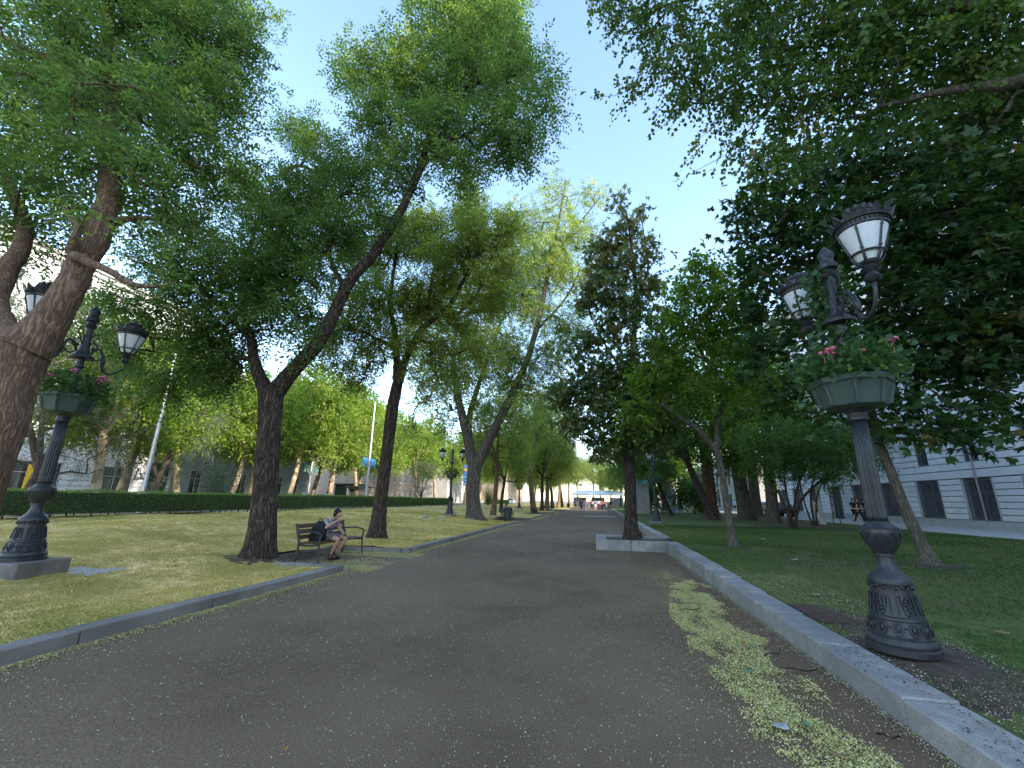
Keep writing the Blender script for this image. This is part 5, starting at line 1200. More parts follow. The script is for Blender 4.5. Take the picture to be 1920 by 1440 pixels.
POSE = {}
def walker(kind):
    """standing or walking figure 1.72 m tall facing +y; returns dict of shared meshes"""
    if kind in POSE: return POSE[kind]
    st = {'walk': .26, 'walk2': -.24, 'stand': .05}[kind]
    body = [[('pel', (0, 0, .94), (.15, .11)), ('sp', (0, 0, 1.12), (.125, .095)), ('ch', (0, 0, 1.33), (.16, .11)), ('nb', (0, 0, 1.46), (.065, .06)), ('nk', (0, .01, 1.50), (.05, .052)), ('jaw', (0, .03, 1.56), (.06, .068)), ('cr', (0, .01, 1.645), (.078, .088))]]
    for s, n in ((1, 'r'), (-1, 'l')):
        d = st * s
        body.append([('pel', 0, 0), (n + 'hip', (s * .095, 0, .90), (.092, .09)), (n + 'kn', (s * .10, d * .6 + .04, .50), (.06, .06)), (n + 'cf', (s * .10, d * .8 - .02, .34), (.055, .055)), (n + 'an', (s * .10, d - .05, .09), (.036, .038)), (n + 'to', (s * .11, d + .09, .035), (.038, .028))])
        body.append([('ch', 0, 0), (n + 's', (s * .19, 0, 1.38), (.058, .058)), (n + 'e', (s * .25, -d * .5 - .03, 1.12), (.042, .042)), (n + 'w', (s * .26, -d * .8 + .07, .90), (.028, .026)), (n + 'h', (s * .255, -d * .85 + .1, .83), (.034, .02)), (n + 'f', (s * .25, -d * .85 + .12, .765), (.022, .014))])
    v, e, r = skel(body); P_ = {'body': skin_mesh('body', v, e, r, SKIN2, 1)}
    cl = [[('pel', (0, 0, .96), (.17, .13)), ('sp', (0, 0, 1.12), (.145, .115)), ('ch', (0, 0, 1.33), (.175, .125)), ('nb', (0, 0, 1.44), (.085, .078))]]
    for s, n in ((1, 'r'), (-1, 'l')): cl.append([('ch', 0, 0), (n + 's', (s * .19, 0, 1.38), (.075, .075)), (n + 'e', (s * .225, -st * s * .25, 1.24), (.066, .066))])
    v, e, r = skel(cl); P_['shirt'] = skin_mesh('shirt', v, e, r, BLACK, 1)
    for nm, low in (('trousers', .10), ('shorts', .55)):
        cl = [[('pel', (0, 0, .95), (.17, .128))]]
        for s, n in ((1, 'r'), (-1, 'l')):
            d = st * s; c = [('pel', (0, 0, .95), (.17, .128)), (n + 'hip', (s * .095, 0, .88), (.108, .105)), (n + 'kn', (s * .10, d * .6 + .04, .52), (.082, .085))]
            if low < .3: c.append((n + 'an', (s * .10, d - .04, .12), (.06, .062)))
            cl.append(c)
        v, e, r = skel(cl); P_[nm] = skin_mesh(nm, v, e, r, BLACK, 1)
    h = MB(); h.lathe([(.50, .20), (.62, .195), (.78, .185), (.92, .17), (1.0, .14)], 16); P_['skirt'] = h.mesh('skirt', BLACK, True)
    h = MB(); h.ball((0, -.015, 1.665), (.092, .104, .085), 12, 8); h.ball((0, -.05, 1.60), (.085, .07, .09), 10, 6); P_['hair'] = h.mesh('hair', HAIR, True)
    h = MB(); h.ball((0, -.015, 1.665), (.094, .106, .085), 12, 8); h.ball((0, -.08, 1.50), (.09, .05, .2), 10, 6); P_['long_hair'] = h.mesh('long_hair', HAIRB, True)
    POSE[kind] = P_; return P_
CM = {}
def cloth(c):
    if c not in CM: CM[c] = mat('cloth_%d' % len(CM), c, tuple(min(1, q * 1.2) for q in c), 9, .85)
    return CM[c]
def person(label, loc, rz, kind, top, low_kind, low, longhair=False, s=1.0, group='people in the distance'):
    P_ = walker(kind); R = empty('person', loc, rz, label, 'person', group); R.scale = (s, s, s)
    link('body', P_['body'], R)
    for nm, c in (('shirt', top), (low_kind, low)):
        o = link(nm, P_[nm], R); o.material_slots[0].link = 'OBJECT'; o.material_slots[0].material = cloth(c)
    link('hair' if not longhair else 'long_hair', P_['long_hair' if longhair else 'hair'], R)
    return R
DK, WH, BL, RD, OR, TN, NV, GY = (.02, .02, .024), (.7, .7, .72), (.08, .2, .65), (.5, .05, .05), (.75, .16, .03), (.35, .22, .14), (.03, .05, .12), (.25, .25, .27)
person('walker in dark red dress beside a person in white', (-2.25, 63.0, 0), PI, 'walk', (.14, .03, .03), 'skirt', (.14, .03, .03), True)
person('walker in white shirt and white trousers beside the red dress', (-1.65, 63.4, 0), PI, 'walk2', WH, 'trousers', WH)
person('walker in bright blue top and pale shorts mid-path', (-.35, 80.0, 0), PI, 'walk', BL, 'shorts', WH)
person('runner in black top and orange shorts near the right kerb', (1.75, 62.0, 0), .1, 'walk2', DK, 'shorts', OR)
person('walker in navy behind the blue top', (-1.2, 84.0, 0), 0, 'walk', NV, 'trousers', DK)
person('distant walker in tan top with long hair', (.9, 86.0, 0), PI, 'walk2', TN, 'trousers', DK, True)
person('distant walker in red top near the middle', (1.4, 98.0, 0), 0, 'walk', RD, 'shorts', DK)
person('distant walker in pale top on the right half of the path', (2.2, 92.0, 0), PI, 'walk', GY, 'trousers', NV)
person('distant person in magenta top under the last row tree', (-4.6, 94.0, 0), 0, 'stand', (.4, .04, .12), 'trousers', DK)
person('distant person in sky blue by the canopy edge', (-3.8, 104.0, 0), PI, 'walk', (.25, .45, .7), 'trousers', DK)
person('distant person in white by the canopy edge', (-2.9, 106.0, 0), PI, 'stand', WH, 'trousers', GY)
person('distant person in black before the canopy', (-1.4, 108.0, 0), 0, 'stand', DK, 'trousers', DK)
person('distant person in grey before the canopy', (-.4, 110.0, 0), PI, 'walk2', GY, 'shorts', DK, True)
person('distant person in red trousers before the canopy', (.8, 112.0, 0), PI, 'walk', WH, 'trousers', RD)
person('farthest walker in dark clothes by the right kerb', (2.0, 116.0, 0), 0, 'walk', DK, 'trousers', NV)
cr = [(-3.3, 88, BL, 'shorts', DK, 'person in blue top and dark shorts left of the far group'), (-2.6, 97, GY, 'trousers', DK, 'person in grey top left of the far group'), (.2, 95, WH, 'shorts', NV, 'person in white top and navy shorts in the far group'),
      (.6, 103, DK, 'skirt', RD, 'person in dark top and red skirt in the far group'), (-.9, 101, (.6, .5, .2), 'trousers', NV, 'person in mustard top in the far group'), (1.5, 107, BL, 'trousers', DK, 'person in blue top at the right of the far group'),
      (-2.1, 112, RD, 'shorts', DK, 'person in red top just under the canopy'), (2.4, 104, WH, 'trousers', TN, 'person in white top and tan trousers by the far kerb'), (-4.4, 100, GY, 'trousers', GY, 'person all in grey beside the far kerb')]
for i, (x, y, tp, lk, lo_, lb) in enumerate(cr): person(lb, (x, y, 0), i * 1.7, ('walk', 'walk2', 'stand')[i % 3], tp, lk, lo_, i % 2 == 0)
g6 = 'people on the pavement at right'
person('woman in white trousers on the pavement beside the pale column', (17.2, 40.0, .31), 2.0, 'walk', (.5, .42, .36), 'trousers', WH, True, group=g6)
person('long-haired person in black shorts standing on the right pavement', (18.4, 36.6, .31), 3.0, 'stand', DK, 'shorts', DK, True, group=g6)
person('short-haired person in black beside the one in black shorts', (19.3, 37.0, .31), 3.4, 'stand', DK, 'trousers', DK, group=g6)
person('striding person in black with long brown hair', (17.6, 34.6, .31), 4.6, 'walk', DK, 'trousers', DK, True, group=g6)
person('person in black top and white trousers nearest the lamp post', (18.3, 33.7, .31), 4.4, 'walk2', DK, 'trousers', WH, group=g6)
person('small figure in blue shirt by the far white entrance', (18.6, 66.0, .31), 2.6, 'stand', (.3, .45, .75), 'shorts', NV, group=g6)
person('small figure in pale blue by the far white entrance', (19.5, 66.6, .31), 2.6, 'stand', (.5, .6, .75), 'shorts', GY, group=g6)
person('small figure in dark clothes right of the far entrance', (20.8, 64.0, .31), 2.6, 'walk', (.2, .2, .3), 'shorts', DK, group=g6)
person('figure in white shirt beyond the hedge near the shelter', (-31.0, 46.5, .3), 1.2, 'walk', WH, 'trousers', NV, group='people in the street')

def seated_woman():
    R = empty('person', (-6.8, 32.7, 0), -.3, 'woman with long brown hair seated behind the litter bin', 'person')
    body = [[('pel', (-.08, 0, .55), (.14, .12)), ('ch', (-.02, 0, .88), (.14, .105)), ('nb', (.06, 0, 1.0), (.06, .055)), ('jaw', (.14, 0, 1.07), (.06, .065)), ('cr', (.13, 0, 1.16), (.08, .085))]]
    for s, n in ((1, 'l'), (-1, 'r')):
        body.append([('pel', 0, 0), (n + 'kn', (.40, s * .10, .52), (.06, .06)), (n + 'an', (.40, s * .09, .10), (.038, .038)), (n + 'to', (.52, s * .1, .04), (.04, .03))])
        body.append([('ch', 0, 0), (n + 's', (.0, s * .17, .92), (.055, .055)), (n + 'e', (.12, s * .22, .70), (.04, .04)), (n + 'w', (.30, s * .08, .68), (.026, .024)), (n + 'h', (.36, s * .05, .69), (.026, .018))])
    v, e, r = skel(body); link('body', skin_mesh('body', v, e, r, SKIN2, 1), R)
    cl = [[('pel', (-.08, 0, .58), (.155, .13)), ('ch', (-.02, 0, .88), (.155, .12)), ('nb', (.05, 0, .97), (.07, .065))]]
    v, e, r = skel(cl); link('shirt', skin_mesh('shirt', v, e, r, cloth((.4, .34, .3)), 1), R)
    h = MB(); h.ball((.10, 0, 1.18), (.10, .095, .085), 12, 8); h.ball((.03, 0, 1.03), (.06, .1, .2), 10, 7); h.build('hair', HAIRB, R, smooth=True)
seated_woman()
bg_ = MB(); bg_.box((-6.55, 33.75, .56), (.26, .34, .24), 0, .9); tag(bg_.build('shopping_bag', mat('kraft_mat', (.4, .24, .12)), None, bevel=.01), 'brown bag on the far bench beside the woman', 'bag')

# ------------------------------------------------------------------ monument, columns, signals
mo = empty('monument', (4.6, 49.5, z_right(4.6, 49.5)), .1, 'tall grey stone pedestal topped with green bronze figures', 'monument')
m_ = MB(); m_.box((0, 0, 1.5), (1.65, 1.3, 3.06), 0, .94); m_.build('pedestal', M['stone_plinth'], mo, bevel=.03)
m_ = MB(); m_.box((0, 0, 3.06), (1.75, 1.4, .1)); m_.build('top_slab', M['stone_plinth'], mo, bevel=.02)
m_ = MB()
for k in range(16):
    a = random.uniform(-.85, .85); m_.ball((a, random.uniform(-.4, .4), 3.2 + random.uniform(0, .42) * (1 - abs(a) * .6)), (random.uniform(.12, .26), .16, random.uniform(.1, .2)), 8, 6, Matrix.Rotation(random.uniform(-1, 1), 3, 'Y'))
for k in range(7):
    a = -.8 + k * .27; m_.tube([(a, 0, 3.3), (a + random.uniform(-.2, .2), .1, 3.55 + random.uniform(0, .2)), (a + random.uniform(-.35, .35), 0, 3.75 + random.uniform(-.1, .15))], [.08, .05, .02], 6)
m_.tube([(.1, -.68, 3.2), (.12, -.72, 2.9), (.08, -.68, 2.55)], [.12, .08, .03], 6)
m_.build('bronze_figures', M['patina'], mo, smooth=True)
for i, (x, y, h, lb) in enumerate([(8.7, 57.5, 2.5, 'left one of three tall grey columns on the far lawn'), (9.4, 58.3, 2.9, 'tallest middle one of three grey columns on the far lawn'), (10.0, 57.6, 2.7, 'right one of three tall grey columns on the far lawn')]):
    c_ = MB(); c_.lathe([(0, .36), (.08, .36), (.1, .31), (h - .1, .27), (h - .08, .33), (h, .33)], 40, flute=14, depth=.12)
    o = c_.build('column', mat('grey_column_mat_%d' % i, (.30, .31, .34), (.38, .39, .42), 3, .6), None, smooth='auto', loc=(x, y, z_right(x, y)))
    tag(o, lb, 'column', 'grey columns on the lawn')
wb = MB(); wb.lathe([(0, .9), (.12, .95), (.2, .5), (.35, .3), (1.3, .26), (1.32, .5), (1.45, .55), (1.5, .0)], 24)
tag(wb.build('fountain', M['white'], None, smooth='auto', loc=(7.0, 55.5, z_right(7, 55.5))), 'small white fountain basin between monument and columns', 'fountain')

def emis(name, c, s):
    m, t, b, new, ln = _nodes(name); b.inputs['Base Color'].default_value = tuple(c) + (1,); b.inputs['Emission Color'].default_value = tuple(c) + (1,); b.inputs['Emission Strength'].default_value = s; return m
def signal(label, loc, rz, on, zl):
    R = empty('traffic_light', loc, rz, label, 'traffic light', 'traffic lights')
    p = MB(); p.tube([(0, .12, 0), (0, .12, zl + .5)], .05, 10); p.build('pole', M['dark_steel'], R)
    h = MB(); h.box((0, 0, zl), (.30, .2, .9)); hd = h.build('head', M['dark_steel'], R, bevel=.02)
    for k, (c, nm) in enumerate((((1, .03, .05), 'red'), ((.8, .4, .0), 'amber'), ((0, .8, .6), 'green'))):
        l = MB(); l.lathe([(0, .11), (.02, .105), (.04, .07), (.05, 0)], 16)
        o = l.build('lens', emis(nm + '_lens', c, 9.0) if nm == on else mat(nm + '_off', tuple(q * .1 for q in c)), hd, loc=(0, -.1, zl + .28 - .28 * k), rot=(PI / 2, 0, 0))
        v = MB(); v.tube([(0, 0, 0), (0, 0, .16)], .125, 12, False); v.build('visor', M['dark_steel'], hd, loc=(0, -.1, zl + .28 - .28 * k), rot=(PI / 2, 0, 0))
signal('lit red traffic light seen past the monument', (6.4, 46.5, z_right(6.4, 46.5)), 0, 'red', 1.85)
signal('traffic light showing green beside the monument', (5.75, 58.5, .3), 0, 'green', 1.75)

# ------------------------------------------------------------------ street things at left
def pole(label, x, y, z0, h, r=.09, banner=None, bz=0, group='street light poles'):
    R = empty('street_pole', (x, y, z0), 0, label, 'pole', group)
    p = MB(); p.lathe([(0, r * 2), (.25, r * 1.9), (.3, r * 1.15), (h * .5, r), (h, r * .6)], 12); p.build('shaft', M['steel'], R, smooth='auto')
    a = MB(); a.tube([(0, 0, h - .1), (-.3, 0, h + .25), (-1.4, 0, h + .5)], .04, 6); ar = a.build('arm', M['steel'], R)
    l = MB(); l.ball((-1.6, 0, h + .5), (.35, .14, .08), 10, 6); l.build('lamp_head', M['dark_steel'], ar)
    if banner:
        for s in (-1, 1):
            q = MB(); n = 10; vs = []
            y0_, w = s * (r + .12), s * 1.15
            top = bz + .55
            for k in range(n + 1):
                t = k / n; vs.append((0, y0_ + w * t, top))
            for k in range(n + 1):
                t = k / n; vs.append((0, y0_ + w * t, bz - .55 + .42 * math.sin(PI * t)))
            vs2 = [(v[0] + .012, v[1], v[2]) for v in vs]
            m2 = n + 1; N2 = 2 * m2
            fs = []
            for k in range(n):
                fs.append((k, k + 1, m2 + k + 1, m2 + k)); fs.append((N2 + k + 1, N2 + k, N2 + m2 + k, N2 + m2 + k + 1))
            q.add(vs + vs2, fs)
            q.tube([(0, s * r * .5, top), (0, y0_ + w, top)], .02, 6)
            q.build('banner', banner, R)
pole('silver lamp pole before the cedar, far left', -24.0, 19.5, .3, 10.0)
pole('silver pole carrying two scalloped light-blue banners', -24.0, 42.8, .3, 11.5, .12, M['banner'], 4.7)
pole('thin pole with dark green banners left of the bright planes', -33.0, 45.8, .3, 7.2, .08, M['banner_dark'], 4.1)
pole('slim lamp pole far down the street by the cream block', -27.0, 92.0, .3, 9.0)
sg = empty('direction_sign', (-24.0, 78.3, .3), 0, 'stacked blue, yellow and green road direction sign', 'road sign')
p = MB(); p.tube([(0, -1.1, 0), (0, -1.1, 7.5)], .06, 8); p.tube([(0, 1.1, 0), (0, 1.1, 7.5)], .06, 8); p.build('posts', M['steel'], sg)
for k, mm in enumerate((M['sign_blue'], M['yellow'], M['sign_blue'], M['sign_cyan'], M['sign_blue'], M['sign_green'])):
    z = 7.1 - k * .64
    q = MB(); q.box((.08, 0, z), (.05, 2.9 if k else 2.3, .58)); pn = q.build('panel', mm, sg, bevel=.01)
    t = MB(); t.box((.108, .25, z), (.006, 1.5, .12)); t.tube([(.108, -1.2, z), (.108, -.9, z)], .04, 5); t.add([(.112, -1.3, z), (.112, -1.08, z + .16), (.112, -1.08, z - .16)], [(0, 1, 2)])
    t.build('lettering', M['white'], pn)
sh = empty('bus_shelter', (-33.0, 58.0, .3), 0, 'grey glass bus shelter beyond the hedge', 'bus shelter')
p = MB(); p.box((0, 0, 2.6), (1.8, 6.4, .14)); p.build('roof', M['dark_steel'], sh)
p = MB()
for yy in (-3, -1, 1, 3): p.box((-.7, yy, 1.27), (.08, .08, 2.52))
p.build('posts', M['steel'], sh)
for yy in (-2, 0, 2): p = MB(); p.box((-.7, yy, 1.3), (.02, 1.85, 2.0)); p.build('pane', M['glass'], sh)
p = MB(); p.box((-.35, 0, .5), (.4, 4, .06)); p.build('seat', M['wood'], sh)
k_ = empty('kiosk', (-38.0, 63.0, .3), 0, 'dark green street kiosk under the planes', 'kiosk')
p = MB(); p.box((0, 0, 1.5), (3, 4, 3)); p.build('body', M['door_green'], k_, bevel=.05)
p = MB(); p.box((0, 0, 3.1), (3.6, 4.6, .2), 0, .9); p.build('roof', M['dark_steel'], k_)
p = MB(); p.box((1.52, 0, 1.7), (.04, 3, 1.2)); p.build('hatch', M['steel'], k_)

def car(label, loc, rz, paint):
    R = empty('parked_car', loc, rz, label, 'car', 'cars on the street')
    prof = [(-2.1, .35), (-2.12, .7), (-1.95, .92), (-1.5, .98), (-.95, 1.4), (.45, 1.43), (1.15, 1.02), (1.85, .9), (2.1, .7), (2.12, .35)]
    b = MB(); vs = []
    for x, z in prof:
        w = .86 if z < 1.05 else .70
        vs += [(x, -w, z), (x, w, z)]
    n = len(prof); fs = [(2 * i, 2 * i + 1, 2 * i + 3, 2 * i + 2) for i in range(n - 1)] + [tuple(range(0, 2 * n, 2))[::-1], tuple(range(1, 2 * n, 2)), (0, 2 * n - 2, 2 * n - 1, 1)]
    b.add(vs, fs); b.build('body', paint, R, bevel=.04)
    for s in (-1, 1):
        g_ = MB(); y = s * .80
        g_.add([(-1.30, s * .875, 1.0), (1.0, s * .875, 1.03), (.42, s * .735, 1.36), (-.88, s * .735, 1.34)], [(0, 1, 2, 3) if s < 0 else (3, 2, 1, 0)]); g_.build('side_window', M['glass'], R)
        h = MB(); h.box((2.07, s * .62, .68), (.1, .34, .14)); h.build('headlight', M['white'], R)
        h = MB(); h.box((-2.08, s * .66, .76), (.08, .26, .16)); h.build('tail_light', mat('tail_%d' % random.randint(0, 99999), (.5, .01, .01)), R)
    for x0, x1, z0, z1, dz in ((.5, 1.12, 1.41, 1.06, .02), (-.98, -1.46, 1.40, 1.02, .02)):
        g_ = MB(); g_.add([(x0, -.62, z0 + dz), (x0, .62, z0 + dz), (x1 + .0, .76, z1 + dz), (x1, -.76, z1 + dz)], [(0, 1, 2, 3) if x1 < x0 else (3, 2, 1, 0)]); g_.build('windscreen', M['glass'], R)
    for x in (-1.3, 1.3):
        for s in (-1, 1):
            w = MB(); w.tube([(0, -.11, 0), (0, .11, 0)], .33, 20); wo = w.build('wheel', M['rubber'], R, loc=(x, s * .78, .33))
            w = MB(); w.tube([(0, s * .10, 0), (0, s * .12, 0)], .2, 14); w.build('rim', M['chrome'], wo)
PR, PW, PK = mat('red_paint', (.5, .01, .02), None, 3, .3, spec=.6), mat('white_car_paint', (.7, .7, .7), None, 3, .3, spec=.6), mat('dark_car_paint', (.02, .022, .026), None, 3, .25, spec=.6)
car('bright red car beyond the lawn, left of the small dark tree', (-23.2, 99, .3), PI / 2, PR)
car('red car following behind in the far traffic', (-25.6, 108, .3), PI / 2, PR)
car('white car in the far traffic beyond the direction sign', (-27.5, 98, .3), PI / 2, PW)
car('second white car deep in the far traffic', (-23.8, 122, .3), PI / 2, PW)
car('white car parked on the right pavement behind the big trunk', (17.9, 55.0, .31), PI / 2, PW)
car('dark car parked on the right pavement behind the mottled trunk', (18.0, 49.5, .31), PI / 2, PK)

ca = empty('canopy_tent', (0.2, 122.0, 0), 0, 'white open-sided canopy closing the end of the path', 'tent')
p = MB(); p.add([(-7, -4, 3.3), (7, -4, 3.3), (7, 4, 3.3), (-7, 4, 3.3), (-5.5, 0, 4.3), (5.5, 0, 4.3)], [(0, 1, 5, 4), (1, 2, 5), (2, 3, 4, 5), (3, 0, 4)]); p.slab((-7, -4.02, 2.95), (7, -3.96, 3.3)); p.build('roof', M['white'], ca)
for x in (-6.8, -2.3, 2.3, 6.8):
    p = MB(); p.tube([(x, -3.9, 0), (x, -3.9, 3.1)], .06, 8); p.build('leg', M['steel'], ca)
for x in (-5, 0, 5): p = MB(); p.box((x, 3.0, 1.3), (3.6, .6, 2.4)); p.build('back_panel', M['stucco_blue'], ca)

# palm
pm = empty('palm_tree', (9.9, 42.0, z_right(9.9, 42)), 0, 'thick palm with scaly trunk between the leaning trunk and big trunk', 'tree')
p = MB(); prof = []
for k in range(36):
    z = k * .2; r = .52 - .02 * (k % 2) * 3 + (.2 if k > 30 else 0) + .2 * math.exp(-z / .5); prof.append((z, r)); prof.append((z + .14, r + .07))
p.lathe(prof, 18, flute=9, depth=.12); p.build('trunk', BARK['brown'], pm)
rng = np.random.default_rng(77); Vs, Fs, vv, off = [], [], [], 0
for k in range(46):
    a = k * 2.4; el_ = rng.uniform(-.2, 1.2); Lf = 3.0
    t = np.linspace(.08, 1, 30); hx = np.cos(el_) * Lf * t; zz = 7.1 + np.sin(el_) * Lf * t - 1.6 * t ** 2
    c = np.stack([np.cos(a) * hx, np.sin(a) * hx, zz], 1); c = np.repeat(c, 2, 0); sd = np.tile([1., -1.], 30)
    tan = np.array([np.cos(a), np.sin(a), 0.]); s_ = np.array([-np.sin(a), np.cos(a), 0.])
    ax = unit(tan * .6 + s_ * sd[:, None] * .8 + np.array([0, 0, -.35]) + rng.normal(0, .1, (60, 3))); bx = unit(np.cross(ax, [0, 0, 1.]))
    V, Fq, v = leaf_quads(c, ax, bx, np.full(60, .5), np.full(60, .04), np.clip(rng.normal(.4, .1, 60), 0, 1)); Vs.append(V); Fs.append(Fq + off); vv.append(v); off += len(V)
link('fronds', np_mesh('fronds', np.vstack(Vs), np.vstack(Fs), LEAF['catalpa'], np.concatenate(vv)), pm)

fr_ = empty('support_frame', (14.7, 31.4, z_right(14.7, 31.4)), .5, 'ladder-like wooden support frame by the right pavement', 'frame')
for sx in (-.22, .22):
    q = MB(); q.tube([(sx * 1.35, 0, -.05), (sx, 0, 2.6)], .035, 6); q.build('post', BARK['thin'], fr_)
for zz in (.7, 1.2, 1.7, 2.2):
    q = MB(); q.box((0, .03, zz), (.56 - zz * .03, .03, .07)); q.build('rung', BARK['thin'], fr_)
q = MB(); q.lathe([(0, .2), (.3, .2), (.34, .13), (2.3, .12), (2.35, .15), (2.45, .0)], 14)
tag(q.build('stone_post', M['stone_plinth'], None, smooth='auto', loc=(14.1, 31.9, z_right(14.1, 31.9))), 'grey stone post left of the wooden support frame', 'post')
# ------------------------------------------------------------------ fallen petals, litter, grass
PETAL = leaf_mat('fallen_petals', [(0, (.25, .205, .065)), (.35, (.50, .455, .15)), (.75, (.70, .65, .29)), (1, (.86, .81, .52))], .1, .8)
PETAL_W = leaf_mat('dry_petals', [(0, (.38, .34, .2)), (.5, (.55, .5, .34)), (1, (.74, .70, .56))], .1, .8)
def vnoise(x, y, s, seed=0):
    r = np.random.default_rng(seed).uniform(0, 1, (64, 64)); x = x * s; y = y * s
    xi = np.floor(x).astype(int); yi = np.floor(y).astype(int); fx = x - xi; fy = y - yi; fx = fx * fx * (3 - 2 * fx); fy = fy * fy * (3 - 2 * fy)
    g_ = lambda a, b: r[a % 64, b % 64]
    return (g_(xi, yi) * (1 - fx) + g_(xi + 1, yi) * fx) * (1 - fy) + (g_(xi, yi + 1) * (1 - fx) + g_(xi + 1, yi + 1) * fx) * fy
def flakes(name, label, x, y, z, size, m, cat, tilt=.25, vmean=.5, asp=.6, kind='stuff'):
    n = len(x); rng = RNG
    a = rng.uniform(0, 2 * PI, n); ax = unit(np.stack([np.cos(a), np.sin(a), rng.normal(0, tilt, n)], 1)); bx = unit(np.cross(np.stack([rng.normal(0, tilt, n), rng.normal(0, tilt, n), np.ones(n)], 1), ax))
    l = size * rng.uniform(.6, 1.3, n)
    V, Fq, v = leaf_quads(np.stack([x, y, z], 1), ax, bx, l, l * asp, np.clip(rng.normal(vmean, .22, n), 0, 1), .05)
    return tag(link(name, np_mesh(name, V, Fq, m, v)), label, cat, kind=kind)
rng = RNG
# thin sprinkle over the whole path
n = 30000
y = 1.0 + 25 * rng.uniform(0, 1, n) ** 1.9; x = rng.uniform(-5.2, 2.1, n)
keep = vnoise(x + 40, y, .7, 1) * .6 + vnoise(x + 9, y, 2.5, 2) * .5 + np.where(x < -3, .1, 0) + .1 > rng.uniform(0, 1, n)
x, y = x[keep], y[keep]
flakes('petals', 'pale dry petals sprinkled over the dark path', x, y, np.full(len(x), .009), .0098 + .0006 * y, PETAL_W, 'petals', .3, .55)
# dense drift beside the right kerb
n = 98000
y = rng.uniform(2.2, 9.8, n)
xl = np.interp(y, [2.2, 3.3, 4.3, 5.2, 6.0, 6.7, 7.7, 9.6], [1.06, 1.05, 1.1, 1.0, 1.1, 1.02, 1.17, 1.45]); xh = np.interp(y, [2.2, 3.4, 4.1, 5.0, 6.1, 7, 7.8, 9.5], [1.6, 1.62, 1.63, 1.72, 1.74, 1.72, 1.75, 1.95])
u = rng.uniform(-.18, 1.18, n); x = xl + (xh - xl) * u
edge = np.clip(np.minimum(u + .1, 1.1 - u) / .32, 0, 1)
den = edge * .85 + (vnoise(x, y * .55, 4.0, 3) - .56) * 2.0 + (vnoise(x, y * .8, 11, 4) - .52) * 1.0
den = np.where(y > 8.2, den - (y - 8.2) * .35, den)
keep = den > .3 + rng.uniform(-.45, .42, n)
x, y = x[keep], y[keep]
flakes('petal_drift', 'thick drift of yellow-green petals beside the high kerb', x, y, .010 + rng.uniform(0, .014, len(x)), .0155, PETAL, 'petals', .45, .5)
n = 26000
y = rng.uniform(2.0, 11.5, n); x = np.clip(1.4 + rng.laplace(0, .3, n), -.6, 2.06)
keep = vnoise(x, y, 1.5, 41) * .7 + vnoise(x, y, 6, 42) * .5 > .45 + rng.uniform(-.1, .35, n); x, y = x[keep], y[keep]
flakes('petals', 'loose petals thinning out around the thick drift', x, y, np.full(len(x), .010), .0125, PETAL, 'petals', .4, .45)
n = 1500
y = 2.4 + 13 * rng.uniform(0, 1, n) ** 1.4; x = rng.uniform(2.10, 2.45, n); k_ = vnoise(x * 3, y, 2.0, 51) > .55; x, y = x[k_], y[k_]
CRUMB = leaf_mat('dark_crumbs', [(0, (.04, .028, .018)), (1, (.14, .095, .06))], .05, .9)
flakes('litter_crumbs', 'dark crumbs and bits of bark lying on the high kerb', x, y, np.array([kerb_r(v) for v in y]) + .012, .02, CRUMB, 'litter', .4, .4)
n = 5000
y = 1.5 + 14 * rng.uniform(0, 1, n) ** 1.6; x = rng.uniform(-5.1, 2.0, n); k_ = vnoise(x, y, 1.1, 52) > .5; x, y = x[k_], y[k_]
flakes('litter_crumbs', 'dark bits of bark scattered over the path', x, y, np.full(len(x), .009), .014, CRUMB, 'litter', .3, .5)
# along the left kerb, in the bench bays
n = 66000
y = 2.0 + 58 * rng.uniform(0, 1, n) ** 2.3; d = rng.exponential(.14, n); x = -5.19 + d
keep = (vnoise(x * 2, y, .9, 5) + .35 > rng.uniform(0, 1, n) * (1 + d * 3)) & ~np.array([any(a < q < b for a, b in BAYS) for q in y])
x1, y1 = x[keep], y[keep]
n = 36000
yb = rng.uniform(8.7, 11.9, n); xb = rng.uniform(-7.34, -4.7, n)
k2 = (vnoise(xb, yb, 1.4, 6) * .8 + vnoise(xb, yb, 5, 7) * .4 > .58 + rng.uniform(-.12, .3, n)); xb, yb = xb[k2], yb[k2]
n = 9000
yc_ = rng.uniform(29.6, 60, n); xc_ = rng.uniform(-7.3, -4.6, n); k3 = vnoise(xc_, yc_, .8, 8) > .5; k3 &= (xc_ > -5.1) | np.array([any(a < q < b for a, b in BAYS) for q in yc_]); xc_, yc_ = xc_[k3], yc_[k3]
x = np.concatenate([x1, xb, xc_]); y = np.concatenate([y1, yb, yc_])
flakes('petal_drift', 'yellow petals gathered along the low left kerb', x, y, .009 + rng.uniform(0, .01, len(x)), .012 + .0007 * y, PETAL, 'petals', .35, .5)
n = 7000
y = 2.2 + 12.5 * rng.uniform(0, 1, n) ** 1.3; x = 2.07 - rng.exponential(.05, n)
x2 = rng.uniform(2.5, 3.6, 9000); y2 = 2.4 + 7 * rng.uniform(0, 1, 9000)
flakes('petals', 'petals caught against the foot of the high kerb', x, y, np.full(n, .01), .011, PETAL_W, 'petals', .4, .5)
zz = np.array([z_right(a, b) for a, b in zip(x2, y2)]) + .012
flakes('petals', 'petals and crumbs on the bare soil round the near right lamp', x2, y2, zz, .014, PETAL_W, 'petals', .4, .4)
n = 36000
y = 1.5 + 34 * rng.uniform(0, 1, n) ** 1.5; x = -5.45 - 14 * rng.uniform(0, 1, n) ** 1.35
